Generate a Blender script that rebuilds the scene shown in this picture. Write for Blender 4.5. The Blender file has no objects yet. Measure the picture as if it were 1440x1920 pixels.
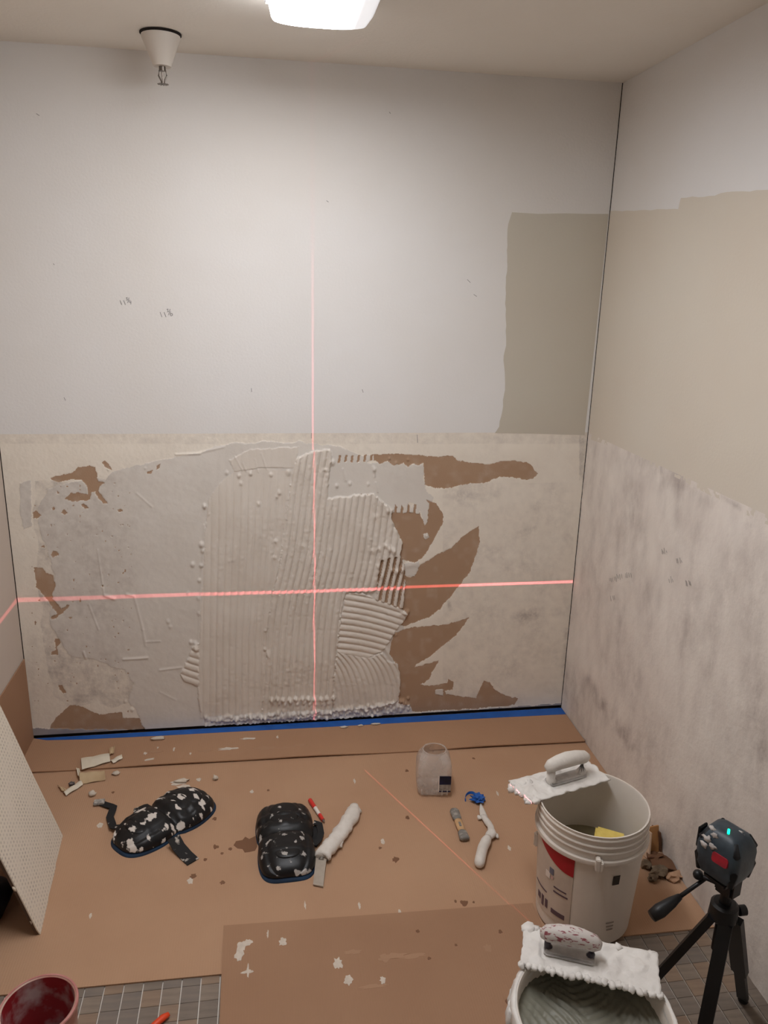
import bpy, bmesh, math, random
import numpy as np
from mathutils import Vector, Matrix, Euler
random.seed(7); rng = np.random.default_rng(11)
S = bpy.context.scene; COL = S.collection
# ---------------- camera (fitted to the room: x right, y into the back wall, z up) ----------------
YAW, PITCH, ROLL, F = 0.155749, 0.282914, 0.025344, 1458.4
CAM = np.array([0.924986, -2.853749, 1.744326]); W = 2.174124; H = 2.44
def _basis():
    cy, sy = math.cos(YAW), math.sin(YAW); f = np.array([sy, cy, 0]); r = np.array([cy, -sy, 0]); u = np.array([0, 0, 1.])
    cp, sp = math.cos(PITCH), math.sin(PITCH); f2 = f*cp-u*sp; u2 = u*cp+f*sp
    cr, sr = math.cos(ROLL), math.sin(ROLL); return r*cr+u2*sr, u2*cr-r*sr, f2
BR, BU, BF = _basis()
cd = bpy.data.cameras.new('camera'); cam = bpy.data.objects.new('camera', cd); COL.objects.link(cam)
cd.sensor_fit = 'HORIZONTAL'; cd.sensor_width = 36; cd.lens = 36*F/1440; cd.clip_start = .02
M = Matrix(((BR[0], BU[0], -BF[0], CAM[0]), (BR[1], BU[1], -BF[1], CAM[1]), (BR[2], BU[2], -BF[2], CAM[2]), (0, 0, 0, 1)))
cam.matrix_world = M; S.camera = cam
# ---------------- world, exposure ----------------
wd = bpy.data.worlds.new('world'); S.world = wd; wd.use_nodes = True
wd.node_tree.nodes['Background'].inputs[0].default_value = (.9, .82, .72, 1); wd.node_tree.nodes['Background'].inputs[1].default_value = .25
S.view_settings.view_transform = 'Standard'; S.view_settings.look = 'None'; S.view_settings.gamma = 1
S.view_settings.exposure = 1.70; S.view_settings.use_curve_mapping = False
LAMP = 9.0          # emission strength of the ceiling fixture's lens
# ---------------- helpers ----------------
def ray(px, py, axis, val):
    "the point of the room plane axis=val seen at a photograph position"
    d = BF*F+BR*(px-720)-BU*(py-960); return CAM+d*((val-CAM[axis])/d[axis])
def fl(px, py, z=0.): return ray(px, py, 2, z)
def proj(P):
    d = P-CAM; z = d@BF; return 720+F*(d@BR)/z, 960-F*(d@BU)/z
def lin(c): return tuple(((v/255)/12.92 if v/255 <= .04045 else ((v/255+.055)/1.055)**2.4) for v in c)
def mat(name, col, rough=.7, col2=None, scale=8, amt=.5, bump=0, bscale=60, spec=.4, metal=0, thr=None, detail=4, stretch=None, coat=0):
    """procedural material: colour, optional second colour mixed by noise (thr = (lo,hi) gives patches), optional bump"""
    m = bpy.data.materials.new(name); m.use_nodes = True; n = m.node_tree.nodes; l = m.node_tree.links; p = n['Principled BSDF']
    p.inputs['Base Color'].default_value = (*lin(col), 1); p.inputs['Roughness'].default_value = rough
    p.inputs['Specular IOR Level'].default_value = spec; p.inputs['Metallic'].default_value = metal; p.inputs['Coat Weight'].default_value = coat
    tc = n.new('ShaderNodeTexCoord'); src = tc.outputs['Object']
    if stretch:
        mp = n.new('ShaderNodeMapping'); mp.inputs['Scale'].default_value = stretch; l.new(src, mp.inputs[0]); src = mp.outputs[0]
    if col2:
        nz = n.new('ShaderNodeTexNoise'); nz.inputs['Scale'].default_value = scale; nz.inputs['Detail'].default_value = detail; l.new(src, nz.inputs['Vector'])
        mr = n.new('ShaderNodeMapRange'); lo, hi = thr if thr else (.35, .65)
        mr.inputs[1].default_value = lo; mr.inputs[2].default_value = hi; mr.inputs[4].default_value = amt
        l.new(nz.outputs[0], mr.inputs[0]); mx = n.new('ShaderNodeMix'); mx.data_type = 'RGBA'
        mx.inputs[6].default_value = (*lin(col), 1); mx.inputs[7].default_value = (*lin(col2), 1)
        l.new(mr.outputs[0], mx.inputs[0]); l.new(mx.outputs[2], p.inputs['Base Color'])
    if bump:
        nb = n.new('ShaderNodeTexNoise'); nb.inputs['Scale'].default_value = bscale; nb.inputs['Detail'].default_value = 5; l.new(tc.outputs['Object'], nb.inputs['Vector'])
        bp = n.new('ShaderNodeBump'); bp.inputs['Strength'].default_value = 1; bp.inputs['Distance'].default_value = bump
        l.new(nb.outputs[0], bp.inputs['Height']); l.new(bp.outputs[0], p.inputs['Normal'])
    return m
def obj(name, V, Fc, m, parent=None, smooth=False, mats=None):
    me = bpy.data.meshes.new(name); me.from_pydata([tuple(map(float, v)) for v in V], [], Fc); me.validate(); me.update()
    me.materials.append(m)
    if smooth: me.polygons.foreach_set('use_smooth', [True]*len(me.polygons))
    o = bpy.data.objects.new(name, me); COL.objects.link(o)
    if parent: o.parent = parent
    return o
def tag(o, label=None, cat=None, group=None, kind=None):
    if label: o['label'] = label
    if cat: o['category'] = cat
    if group: o['group'] = group
    if kind: o['kind'] = kind
    return o
def thing(name, loc, label, cat, group=None, rz=0):
    o = bpy.data.objects.new(name, None); COL.objects.link(o); o.location = tuple(map(float, loc)); o.rotation_euler = (0, 0, rz); o.empty_display_size = .05
    return tag(o, label, cat, group)
class MB:
    def __init__(s): s.V = []; s.F = []
    def add(s, V, Fc, mtx=None):
        b = len(s.V)
        for v in V: s.V.append(tuple(mtx @ Vector(v)) if mtx else tuple(v))
        s.F += [tuple(i+b for i in f) for f in Fc]; return s
    def box(s, c, d, rot=(0, 0, 0), bev=0):
        bm = bmesh.new(); bmesh.ops.create_cube(bm, size=1)
        for v in bm.verts: v.co = Vector((v.co.x*d[0], v.co.y*d[1], v.co.z*d[2]))
        if bev: bmesh.ops.bevel(bm, geom=bm.edges[:], offset=bev, segments=2, affect='EDGES')
        return s.bm(bm, Matrix.Translation(Vector(tuple(map(float, c)))) @ Euler(rot).to_matrix().to_4x4())
    def bm(s, bm, mtx=None):
        bm.verts.index_update(); s.add([v.co[:] for v in bm.verts], [[v.index for v in f.verts] for f in bm.faces], mtx); bm.free(); return s
    def lathe(s, prof, c=(0, 0, 0), seg=40, mtx=None):
        V = []; Fc = []; n = len(prof)
        for i in range(seg):
            a = 2*math.pi*i/seg
            for r, z in prof: V.append((c[0]+r*math.cos(a), c[1]+r*math.sin(a), c[2]+z))
        for i in range(seg):
            j = (i+1) % seg
            for k in range(n-1):
                Fc.append((i*n+k, j*n+k, j*n+k+1, i*n+k+1))
        if prof[0][0] < 1e-5 or True: pass
        return s.add(V, Fc, mtx)
    def tube(s, pts, rad, seg=12, cap=True, flat=1.0):
        pts = [Vector(tuple(map(float, p))) for p in pts]; n = len(pts)
        if not hasattr(rad, '__len__'): rad = [rad]*n
        V = []; Fc = []; up = Vector((0, 0, 1)); 
        for i, p in enumerate(pts):
            t = (pts[min(i+1, n-1)]-pts[max(i-1, 0)]).normalized()
            a = t.cross(up)
            if a.length < 1e-3: a = t.cross(Vector((1, 0, 0)))
            a.normalize(); b = a.cross(t).normalized()
            for k in range(seg):
                th = 2*math.pi*k/seg; V.append(tuple(p+a*(math.cos(th)*rad[i])+b*(math.sin(th)*rad[i]*flat)))
        for i in range(n-1):
            for k in range(seg):
                k2 = (k+1) % seg; Fc.append((i*seg+k, i*seg+k2, (i+1)*seg+k2, (i+1)*seg+k))
        if cap: Fc.append(tuple(range(seg))[::-1]); Fc.append(tuple((n-1)*seg+k for k in range(seg)))
        return s.add(V, Fc)
    def strap(s, pts, w, th, side=None):
        "a flat band along pts; side = fixed width direction"
        pts = [Vector(tuple(map(float, p))) for p in pts]; n = len(pts); V = []; Fc = []
        for i, p in enumerate(pts):
            t = (pts[min(i+1, n-1)]-pts[max(i-1, 0)]).normalized()
            a = Vector(side) if side else t.cross(Vector((0, 0, 1))); a.normalize(); b = a.cross(t).normalized()
            for sa, sb in ((-1, -1), (1, -1), (1, 1), (-1, 1)): V.append(tuple(p+a*(sa*w/2)+b*(sb*th/2)))
        for i in range(n-1):
            for k in range(4): k2 = (k+1) % 4; Fc.append((i*4+k, i*4+k2, (i+1)*4+k2, (i+1)*4+k))
        Fc += [(3, 2, 1, 0), tuple((n-1)*4+k for k in range(4))]
        return s.add(V, Fc)
    def plate(s, poly, z0, z1):
        "prism over a floor polygon"
        n = len(poly); V = [(p[0], p[1], z0) for p in poly]+[(p[0], p[1], z1) for p in poly]
        ar = sum(poly[i][0]*poly[(i+1) % n][1]-poly[(i+1) % n][0]*poly[i][1] for i in range(n))
        if ar < 0: V = V[:n][::-1]+V[n:][::-1]
        return s.add(V, [tuple(range(n))[::-1], tuple(range(n, 2*n))]+[(i, (i+1) % n, n+(i+1) % n, n+i) for i in range(n)])
    def blob(s, c, r, sub=2, amp=.25, seed=0, freq=3.0, flatz=None):
        bm = bmesh.new(); bmesh.ops.create_icosphere(bm, subdivisions=sub, radius=1)
        from mathutils import noise
        for v in bm.verts:
            k = 1+amp*2*noise.noise(v.co*freq*.5+Vector((seed*3.7, seed*1.3, 0)))
            v.co = Vector((v.co.x*r[0]*k, v.co.y*r[1]*k, v.co.z*r[2]*k))
            if flatz is not None and v.co.z < flatz: v.co.z = flatz
        return s.bm(bm, Matrix.Translation(Vector(tuple(map(float, c)))))
    def obj(s, name, m, parent=None, smooth=False, bev=0, auto=False):
        o = obj(name, s.V, s.F, m, parent, smooth)
        if auto:
            o.data.polygons.foreach_set('use_smooth', [True]*len(o.data.polygons)); o.data.update()
            bm = bmesh.new(); bm.from_mesh(o.data)
            for e in bm.edges: e.smooth = len(e.link_faces) == 2 and e.calc_face_angle(0) < .6
            bm.to_mesh(o.data); bm.free()
        return o
def struct(o): o['kind'] = 'structure'; return o
# ---------------- materials ----------------
m_white = mat('white_wall_paint', (228, 226, 224), .75, (220, 214, 206), 1.2, .6, bump=.0006, bscale=120)
m_ceil = mat('ceiling_paint', (238, 233, 224), .9, (230, 222, 210), 1.5, .5, bump=.0008, bscale=90)
m_old = mat('old_beige_paint', (200, 194, 180), .7, (196, 186, 170), 1.6, .7, bump=.0005, bscale=120)
m_cream = mat('right_wall_paint', (216, 208, 194), .7, (212, 200, 184), 1.4, .7, bump=.0005, bscale=120)
m_dark = mat('wall_cavity', (30, 22, 17), .95)
m_edge = mat('plaster_core', (150, 142, 134), .9)
m_left = mat('left_wall_paint', (205, 192, 180), .8, (196, 182, 168), 2, .5)
def attr_mat(name, col, stain, scale, bump, bscale, col2, rough=.8, vstretch=(1, 1, 1), base_amt=.35):
    m = mat(name, col, rough, col2, scale, base_amt, bump=bump, bscale=bscale); n = m.node_tree.nodes; l = m.node_tree.links; p = n['Principled BSDF']
    at = n.new('ShaderNodeAttribute'); at.attribute_name = 'stain'; tc = n.new('ShaderNodeTexCoord'); mp = n.new('ShaderNodeMapping'); mp.inputs['Scale'].default_value = vstretch
    nz = n.new('ShaderNodeTexNoise'); nz.inputs['Scale'].default_value = 30; nz.inputs['Detail'].default_value = 8; nz.inputs['Roughness'].default_value = .65
    l.new(tc.outputs['Object'], mp.inputs[0]); l.new(mp.outputs[0], nz.inputs['Vector'])
    a = n.new('ShaderNodeMapRange'); a.inputs[1].default_value = .3; a.inputs[2].default_value = .7; l.new(nz.outputs[0], a.inputs[0])
    mu = n.new('ShaderNodeMath'); mu.operation = 'MULTIPLY'; l.new(at.outputs['Fac'], mu.inputs[0]); l.new(a.outputs[0], mu.inputs[1])
    mx = n.new('ShaderNodeMix'); mx.data_type = 'RGBA'; mx.inputs[7].default_value = (*lin(stain), 1)
    src = p.inputs['Base Color'].links[0].from_socket; l.new(src, mx.inputs[6]); l.new(mu.outputs[0], mx.inputs[0]); l.new(mx.outputs[2], p.inputs['Base Color'])
    return m
m_primer = attr_mat('cream_primer', (240, 232, 219), (176, 166, 158), 5, .0006, 140, (228, 217, 202))
m_torn = attr_mat('torn_brown_paper', (174, 144, 118), (208, 196, 182), 6, .0005, 180, (162, 130, 104), rough=.95)
m_skim = attr_mat('mortar_skim', (222, 216, 208), (184, 174, 166), 7, .0009, 60, (212, 204, 194))
m_comb = mat('combed_mortar', (224, 216, 206), .6, (214, 204, 192), 9, .6, bump=.0006, bscale=160)
m_clump = mat('mortar_clumps', (226, 222, 216), .55, (208, 202, 198), 30, .6, bump=.001, bscale=150)
m_smear = mat('grey_base_smear', (168, 164, 164), .7, (146, 142, 146), 12, .8)
m_rough = attr_mat('scraped_wall', (234, 226, 217), (168, 156, 149), 9, .0014, 90, (222, 212, 203), vstretch=(.6, .6, .35), base_amt=.6)
# ---------------- room shell ----------------
def sbox(name, lo, hi, m, parent=None):
    c = [(a+b)/2 for a, b in zip(lo, hi)]; d = [b-a for a, b in zip(lo, hi)]
    return MB().box(c, d).obj(name, m, parent)
YF = -4.6
struct(sbox('ceiling', (-.1, YF-.1, H), (W+.1, .15, H+.1), m_ceil))
wr = struct(sbox('wall_right', (W, YF-.1, -.05), (W+.1, .15, H), m_white))
wl = struct(sbox('wall_left', (-.1, YF-.1, -.05), (0, .15, H), m_left))
struct(sbox('wall_front', (-.1, YF-.1, -.05), (W+.1, YF, H), m_cream))
wb = struct(sbox('wall_back', (-.1, .014, -.05), (W+.1, .14, H+.05), m_dark))
GAP = .0035
upper = sbox('upper_drywall', (GAP-.001, -.0012, 1.214), (W-GAP, .013, H), m_white, wb)
sbox('drywall_core', (GAP-.001, .0004, .020), (W-GAP, .0135, 1.2139), m_edge, wb)
for nm_, a_, b_ in (('corner_crack', 0, GAP-.001), ('corner_crack', W-GAP, W)): sbox(nm_, (a_, -.0006, .0), (b_, .0138, H), m_dark, wb)
def wall_plate(name, pts, axis, val, t, m, parent, out):
    "thin plate lying on a wall; pts = photograph positions on that wall; out=+-1 towards the room"
    P = [ray(x, y, axis, val) for x, y in pts]; n = len(P)
    V = []; 
    for q in P: V.append(tuple(q))
    for q in P: q2 = q.copy(); q2[axis] += out*t; V.append(tuple(q2))
    bm = bmesh.new(); vs = [bm.verts.new(v) for v in V]
    bm.faces.new(vs[:n]); bm.faces.new(vs[n:])
    for i in range(n): j = (i+1) % n; bm.faces.new((vs[i], vs[j], vs[n+j], vs[n+i]))
    bmesh.ops.recalc_face_normals(bm, faces=bm.faces[:]); bmesh.ops.triangulate(bm, faces=bm.faces[:])
    return MB().bm(bm).obj(name, m, parent)
def jag(pts, step, amp):
    out = []
    for (a, b) in zip(pts[:-1], pts[1:]):
        L = math.hypot(b[0]-a[0], b[1]-a[1]); k = max(1, int(L/step))
        for i in range(k):
            t = i/k; out.append((a[0]+(b[0]-a[0])*t+random.uniform(-amp, amp)*(i > 0), a[1]+(b[1]-a[1])*t+random.uniform(-amp, amp)*(i > 0)))
    return out+[pts[-1]]
left_edge = jag([(960, 398), (953, 420), (951, 480), (948, 560), (949, 640), (944, 676), (947, 720), (942, 770), (936, 800), (928, 812)], 9, 1.2)
tag(wall_plate('old_paint_patch', left_edge+[(1000, 813), (1060, 815), (1096, 816), (1133, 480), (1141, 401), (1100, 401), (1060, 400), (1010, 401)], 1, -.0012, .0005, m_old, wb, -1), 'greyer beige old paint beside the right corner')
rtop = jag([(1144, 396), (1200, 394), (1272, 392), (1277, 371), (1340, 367), (1352, 362), (1440, 356), (1520, 350)], 10, 1.5)
P_low = [ray(1100, 820, 0, W), ray(1403, 967, 0, W)]
tag(wall_plate('old_paint_patch', rtop+[(1520, 1022), (1403, 967), (1300, 912), (1227, 874), (1160, 842), (1102, 822)], 0, W, .0005, m_cream, wr, -1), 'cream old paint across the right wall')
# rough scraped lower part of the right wall: a fine grid with dirt smears
def vnoise(x, y, s, seed=0):
    r = np.random.default_rng(seed); G = r.random((257, 257)); u = x/s; v = y/s
    i = np.floor(u).astype(int); j = np.floor(v).astype(int); fu = u-i; fv = v-j; fu = fu*fu*(3-2*fu); fv = fv*fv*(3-2*fv)
    i &= 255; j &= 255
    return (G[i, j]*(1-fu)*(1-fv)+G[i+1, j]*fu*(1-fv)+G[i, j+1]*(1-fu)*fv+G[i+1, j+1]*fu*fv)*2-1
def grid_obj(name, V, mask, m, parent, stain=None, smooth=True):
    "V (nz,nx,3) vertices; mask (nz-1,nx-1) cells to keep"
    nz, nx, _ = V.shape; ii, jj = np.nonzero(mask)
    if len(ii) == 0: return None
    q = np.stack([ii*nx+jj, ii*nx+jj+1, (ii+1)*nx+jj+1, (ii+1)*nx+jj], 1)
    used, inv = np.unique(q.ravel(), return_inverse=True); q = inv.reshape(-1, 4); vv = V.reshape(-1, 3)[used]
    me = bpy.data.meshes.new(name); me.vertices.add(len(vv)); me.vertices.foreach_set('co', vv.ravel().astype(np.float32))
    me.loops.add(q.size); me.loops.foreach_set('vertex_index', q.ravel().astype(np.int32))
    me.polygons.add(len(q)); me.polygons.foreach_set('loop_start', np.arange(0, q.size, 4, dtype=np.int32))
    me.polygons.foreach_set('use_smooth', np.ones(len(q), dtype=bool) if smooth else np.zeros(len(q), dtype=bool)); me.update(calc_edges=True)
    if stain is not None:
        at = me.attributes.new('stain', 'FLOAT', 'POINT'); at.data.foreach_set('value', stain.ravel()[used].astype(np.float32))
    me.materials.append(m); o = bpy.data.objects.new(name, me); COL.objects.link(o); o.parent = parent; return o
yy, zz = np.meshgrid(np.arange(-2.6, .0005, .006), np.arange(0, 1.215, .006))
zz = zz*(1.212/zz.max())
hR = .0008+.0006*vnoise(yy, zz, .02, 3)+.0004*vnoise(yy, zz, .008, 4)+.0008*vnoise(yy, zz*.5, .07, 5)
Vr = np.stack([W-np.maximum(hR, .0003), yy, zz], -1); prx, pry = proj(Vr)
def seg_d(px, py, a, b):
    ax, ay = a; bx, by = b; t = np.clip(((px-ax)*(bx-ax)+(py-ay)*(by-ay))/((bx-ax)**2+(by-ay)**2), 0, 1); return np.hypot(px-ax-t*(bx-ax), py-ay-t*(by-ay))
st = .28+.3*vnoise(yy, zz, .15, 6)+.25*vnoise(yy, zz*.4, .04, 7)
for a, b, w, s in (((1105, 1275), (1128, 1322), 9, .7), ((1128, 1322), (1165, 1370), 13, .6), ((1165, 1370), (1182, 1400), 8, .8), ((1130, 845), (1250, 880), 22, .25), ((1270, 905), (1330, 940), 16, .4), ((1355, 932), (1392, 955), 5, .7), ((1404, 985), (1404, 986), 6, .9), ((1410, 1140), (1430, 1420), 22, .45), ((1100, 1290), (1140, 1400), 40, .15), ((1240, 1560), (1420, 1830), 28, .35)):
    st += s*np.exp(-(seg_d(prx, pry, a, b)/w)**2)
# brush-edge: the rough area fades in under the paint line
grid_obj('scraped_plaster', Vr, np.ones((Vr.shape[0]-1, Vr.shape[1]-1), bool), m_rough, wr, np.clip(st, 0, 1.3))
# ---------------- the back wall's lower half: one height field cut into its layers ----------------
g = .0022; xs = np.arange(GAP, W-GAP+1e-6, g); zs = np.linspace(.018, 1.2141, 545)
X, Z = np.meshgrid(xs, zs)
def A(pts): return [(x/3, 780+y/3) for x, y in pts]           # outlines read off enlarged crops of the wall
def C(pts): return [(600+x/2.769, 800+y/2.769) for x, y in pts]
torn_polys = [A(p) for p in (
 [(285,345),(330,335),(400,325),(440,290),(500,280),(535,285),(545,330),(555,370),(590,375),(560,395),(552,420),(580,455),(605,490),(580,490),(550,460),(535,425),(515,430),(508,470),(490,475),(455,475),(400,480),(360,468),(400,435),(440,430),(495,445),(490,390),(460,360),(400,358),(340,370),(290,360)],
 [(185,545),(205,530),(230,560),(210,575),(188,572)], [(345,545),(362,520),(380,545),(360,555)], [(285,780),(300,760),(325,765),(335,785),(300,797)],
 [(190,850),(240,850),(260,880),(300,895),(312,950),(300,990),(295,1030),(330,1060),(345,1085),(375,1065),(395,1060),(360,1100),(330,1125),(290,1145),(285,1130),(320,1110),(285,1060),(250,1010),(205,960),(200,900)],
 [(310,1250),(335,1250),(340,1275),(320,1300),(325,1345),(285,1345),(290,1325),(312,1310)], [(330,1510),(350,1515),(375,1555),(360,1560),(335,1535)],
 [(262,1800),(275,1760),(320,1695),(365,1650),(400,1625),(470,1635),(500,1655),(560,1680),(685,1665),(690,1700),(785,1700),(815,1765),(600,1782)],
 [(830,310),(860,305),(850,325),(825,325)], [(880,280),(905,270),(895,295),(880,300)], [(660,530),(680,520),(695,535),(670,540)], [(575,262),(590,250),(625,285),(630,305),(600,290)], [(290,520),(305,512),(312,525),(298,530)], [(232,738),(248,725),(252,742)], [(455,500),(470,490),(500,520),(480,525)])]
torn_polys += [C(p) for p in (
 [(90,185),(100,150),(180,150),(260,145),(400,140),(540,150),(630,158),(660,148),(690,150),(710,175),(800,190),(880,195),(950,180),(1000,176),(1090,190),(1110,225),(1130,240),(1110,272),(1060,275),(1000,262),(930,262),(860,290),(760,300),(690,315),(610,320),(545,300),(535,190),(505,200),(480,190),(455,210),(430,190),(380,205),(350,180),(310,195),(290,175),(240,180),(200,180),(180,190),(150,180),(110,190)],
 [(330,460),(375,440),(385,390),(400,420),(415,380),(428,415),(440,415),(455,395),(470,420),(490,405),(510,405),(520,460),(545,510),(560,480),(562,400),(550,375),(600,395),(640,450),(640,500),(600,570),(560,640),(530,680),(505,700),(480,700),(420,690),(410,680),(430,600),(410,560),(375,510),(365,475)],
 [(825,515),(828,600),(810,670),(780,750),(720,830),(660,900),(620,950),(560,990),(500,1015),(430,1035),(410,1020),(440,975),(410,940),(320,900),(330,830),(350,760),(380,770),(430,760),(470,785),(500,760),(520,720),(600,670),(680,630),(740,570)],
 [(775,990),(740,1040),(690,1100),(620,1150),(560,1200),(500,1235),(495,1250),(560,1230),(620,1215),(590,1260),(565,1310),(520,1340),(600,1345),(660,1330),(665,1308),(695,1325),(690,1360),(650,1370),(655,1390),(740,1400),(810,1410),(835,1350),(850,1318),(880,1330),(900,1360),(960,1395),(1030,1410),(1010,1445),(700,1470),(480,1480),(470,1440),(410,1435),(405,1370),(410,1290),(390,1220),(360,1180),(380,1080),(430,1050),(500,1040),(620,1030),(700,1015)],
 [(213,385),(215,345),(228,375),(240,380),(250,340),(258,375),(250,400),(225,400)])]
island_polys = [C([(600,1388),(598,1368),(640,1362),(640,1395)]), C([(535,560),(560,552),(565,575),(545,588)])]
skim_poly = [(75,1000),(72,960),(90,920),(112,908),(200,898),(212,882),(255,872),(300,862),(345,856),(372,850),(395,840),(430,833),(500,828),(570,830),(640,838),(690,862),(690,868),(793,868),(796,912),(815,932),(803,960),(801,983),(795,980),(787,950),(770,940),(735,965),(730,985),(755,1030),(748,1055),(785,1052),(788,1062),(774,1082),(757,1073),(752,1120),(775,1318),(773,1334),(700,1343),(640,1352),(500,1368),(400,1374),(300,1378),(272,1372),(262,1346),(252,1330),(240,1310),(252,1280),(235,1255),(180,1238),(130,1228),(110,1200),(95,1165),(95,1120),(104,1080),(92,1040)]
strip_poly = [(38,905),(58,900),(60,985),(45,992),(38,960)]
comb_left = [(392,935),(412,905),(440,884),(500,878),(547,884),(537,965),(523,1065),(512,1110),(500,1175),(500,1230),(495,1300),(490,1346),(440,1350),(385,1352),(372,1320),(371,1250),(377,1150),(382,1060),(385,1000)]
comb_mid = [(549,884),(556,860),(585,845),(618,842),(622,858),(617,880),(615,935),(640,930),(700,925),(735,955),(733,972),(748,1002),(755,1017),(748,1045),(722,1050),(712,1058),(705,1108),(648,1110),(640,1140),(636,1180),(630,1222),(625,1290),(622,1335),(560,1345),(490,1346),(495,1300),(500,1230),(500,1175),(512,1110),(523,1065),(537,965)]
comb_side = [(648,1112),(680,1112),(705,1124),(750,1138),(764,1150),(756,1165),(737,1190),(726,1208),(716,1220),(692,1233),(660,1228),(631,1222),(636,1180)]
comb_arc = [(631,1222),(660,1228),(692,1233),(716,1222),(728,1240),(744,1242),(750,1265),(749,1300),(746,1314),(700,1325),(624,1332),(625,1290)]
comb_fan = [(373,1203),(362,1212),(352,1235),(338,1262),(346,1278),(373,1288)]
comb_top = [(430,862),(470,842),(560,838),(556,860),(549,878),(500,876),(440,884)]
sparse = [(712,1050),(756,1040),(760,1075),(757,1140),(704,1124)]
teeth = [[(630,846),(672,846),(672,874),(630,874)], [(735,930),(792,936),(792,962),(735,962)], [(672,852),(700,852),(700,868),(672,868)]]
def pip(px, py, poly):
    P = np.array(poly); out = np.zeros(px.shape, bool); bb = (px > P[:, 0].min()-1) & (px < P[:, 0].max()+1) & (py > P[:, 1].min()-1) & (py < P[:, 1].max()+1)
    x = px[bb]; y = py[bb]; r = np.zeros(x.shape, bool); n = len(P)
    for i in range(n):
        x1, y1 = P[i]; x2, y2 = P[(i+1) % n]
        if y1 == y2: continue
        c = ((y1 > y) != (y2 > y)) & (x < (x2-x1)*(y-y1)/(y2-y1)+x1); r ^= c
    out[bb] = r; return out
def prof(ph, e=.5): return np.abs(np.sin(np.pi*ph))**e
def s_mid(py): return np.interp(py, [830, 895, 968, 1030, 1066, 1111, 1150, 1187, 1225, 1335], [58, 47.7, 38, 30, 23, 12, 6, 1.6, -1, -8])
def ph_mid(px, py): return (px-s_mid(py))/11.9
def ph_left(px, py): return (px-np.interp(py, [880, 1000, 1100, 1200, 1340], [11, 8, 1, -7, -9])*np.clip((px-370)/130, .15, 1.2))/12.7
def ph_side(px, py): return (py-1112-.10*(px-640)-.0012*(px-640)**2)/11.6
def ph_arc(px, py): return (px-52*(1-np.exp(-(py-1216)/38)))/10.6
def ph_fan(px, py): return (py+.002*(px-372)**2-.3*(px-372))/13.0
def regions(px, py, zz_):
    jx = px+1.1*vnoise(px, py, 7, 21)+.8*vnoise(px, py, 3, 22); jy = py+1.3*vnoise(px, py, 7, 23)+.8*vnoise(px, py, 3, 24)
    R = np.zeros(px.shape, np.int8)                                  # 0 primer
    R[pip(jx+3*vnoise(px, py, 14, 27), jy+3*vnoise(px, py, 14, 28), skim_poly) | pip(jx, jy, strip_poly)] = 2
    for p in torn_polys: R[pip(jx, jy, p)] = 1
    for p in island_polys: R[pip(jx, jy, p)] = 2
    # ragged little tears in the left half
    tear = (vnoise(px, py, 6, 31)+.6*vnoise(px, py, 3, 32) > 1.12) & (px > 60) & (px < 250) & (py > 900) & (py < 1340); R[tear] = 1
    for k, p in ((3, comb_left), (4, comb_mid), (5, comb_side), (6, comb_arc), (7, comb_fan), (8, comb_top)): R[pip(jx, jy, p)] = k
    pm = prof(ph_mid(px, py), 1)
    sp = pip(jx, jy, sparse); R[sp] = np.where(pm[sp] > .62, 4, 1)
    for t in teeth: q = pip(jx, py+2*vnoise(px, py, 9, 29), t) & (R == 1); R[q & (pm > .55)] = 2
    bot = np.interp(px, [60, 272, 400, 600, 773, 1060], [1365, 1369, 1372, 1362, 1338, 1318])
    R[(py > bot+1.5*vnoise(px, py, 9, 41)) & ((px < 275) | (px > 772))] = 9
    return R
V0 = np.stack([X, np.zeros_like(X), Z], -1); PX, PY = proj(V0)
Rv = regions(PX, PY, Z)
base = np.array([.0012, .0002, .0022, 0, 0, 0, 0, .002, .002, .002])[Rv]
comb = (Rv >= 3) & (Rv <= 8)
amp = np.zeros_like(X); pr = np.zeros_like(X)
for k, fn, a, e in ((3, ph_left, .0085, .38), (4, ph_mid, .0115, .38), (5, ph_side, .0075, .6), (6, ph_arc, .0095, .4), (7, ph_fan, .0062, .6), (8, ph_left, .0012, .6)):
    mk = Rv == k; pr[mk] = prof(fn(PX, PY)[mk], e); amp[mk] = a
fade = 1+.25*vnoise(PX, PY, 40, 51)
# ridges die out towards the top-left of the left pass
amp *= np.where(Rv == 3, np.clip((PY-880)/90, .15, 1)*np.clip((PX-378)/30, .55, 1), 1)
hh = base+comb*.0014+amp*fade*pr*(1+.10*vnoise(PX, PY, 5, 52))
sk = (Rv == 2); hh += sk*(.0006*vnoise(PX, PY, 30, 61)+.0004*vnoise(PX, PY, 9, 62))
hh += (Rv == 0)*(.0003*vnoise(PX, PY, 5, 63)+.0003*vnoise(PX, PY, 20, 64))
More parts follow.
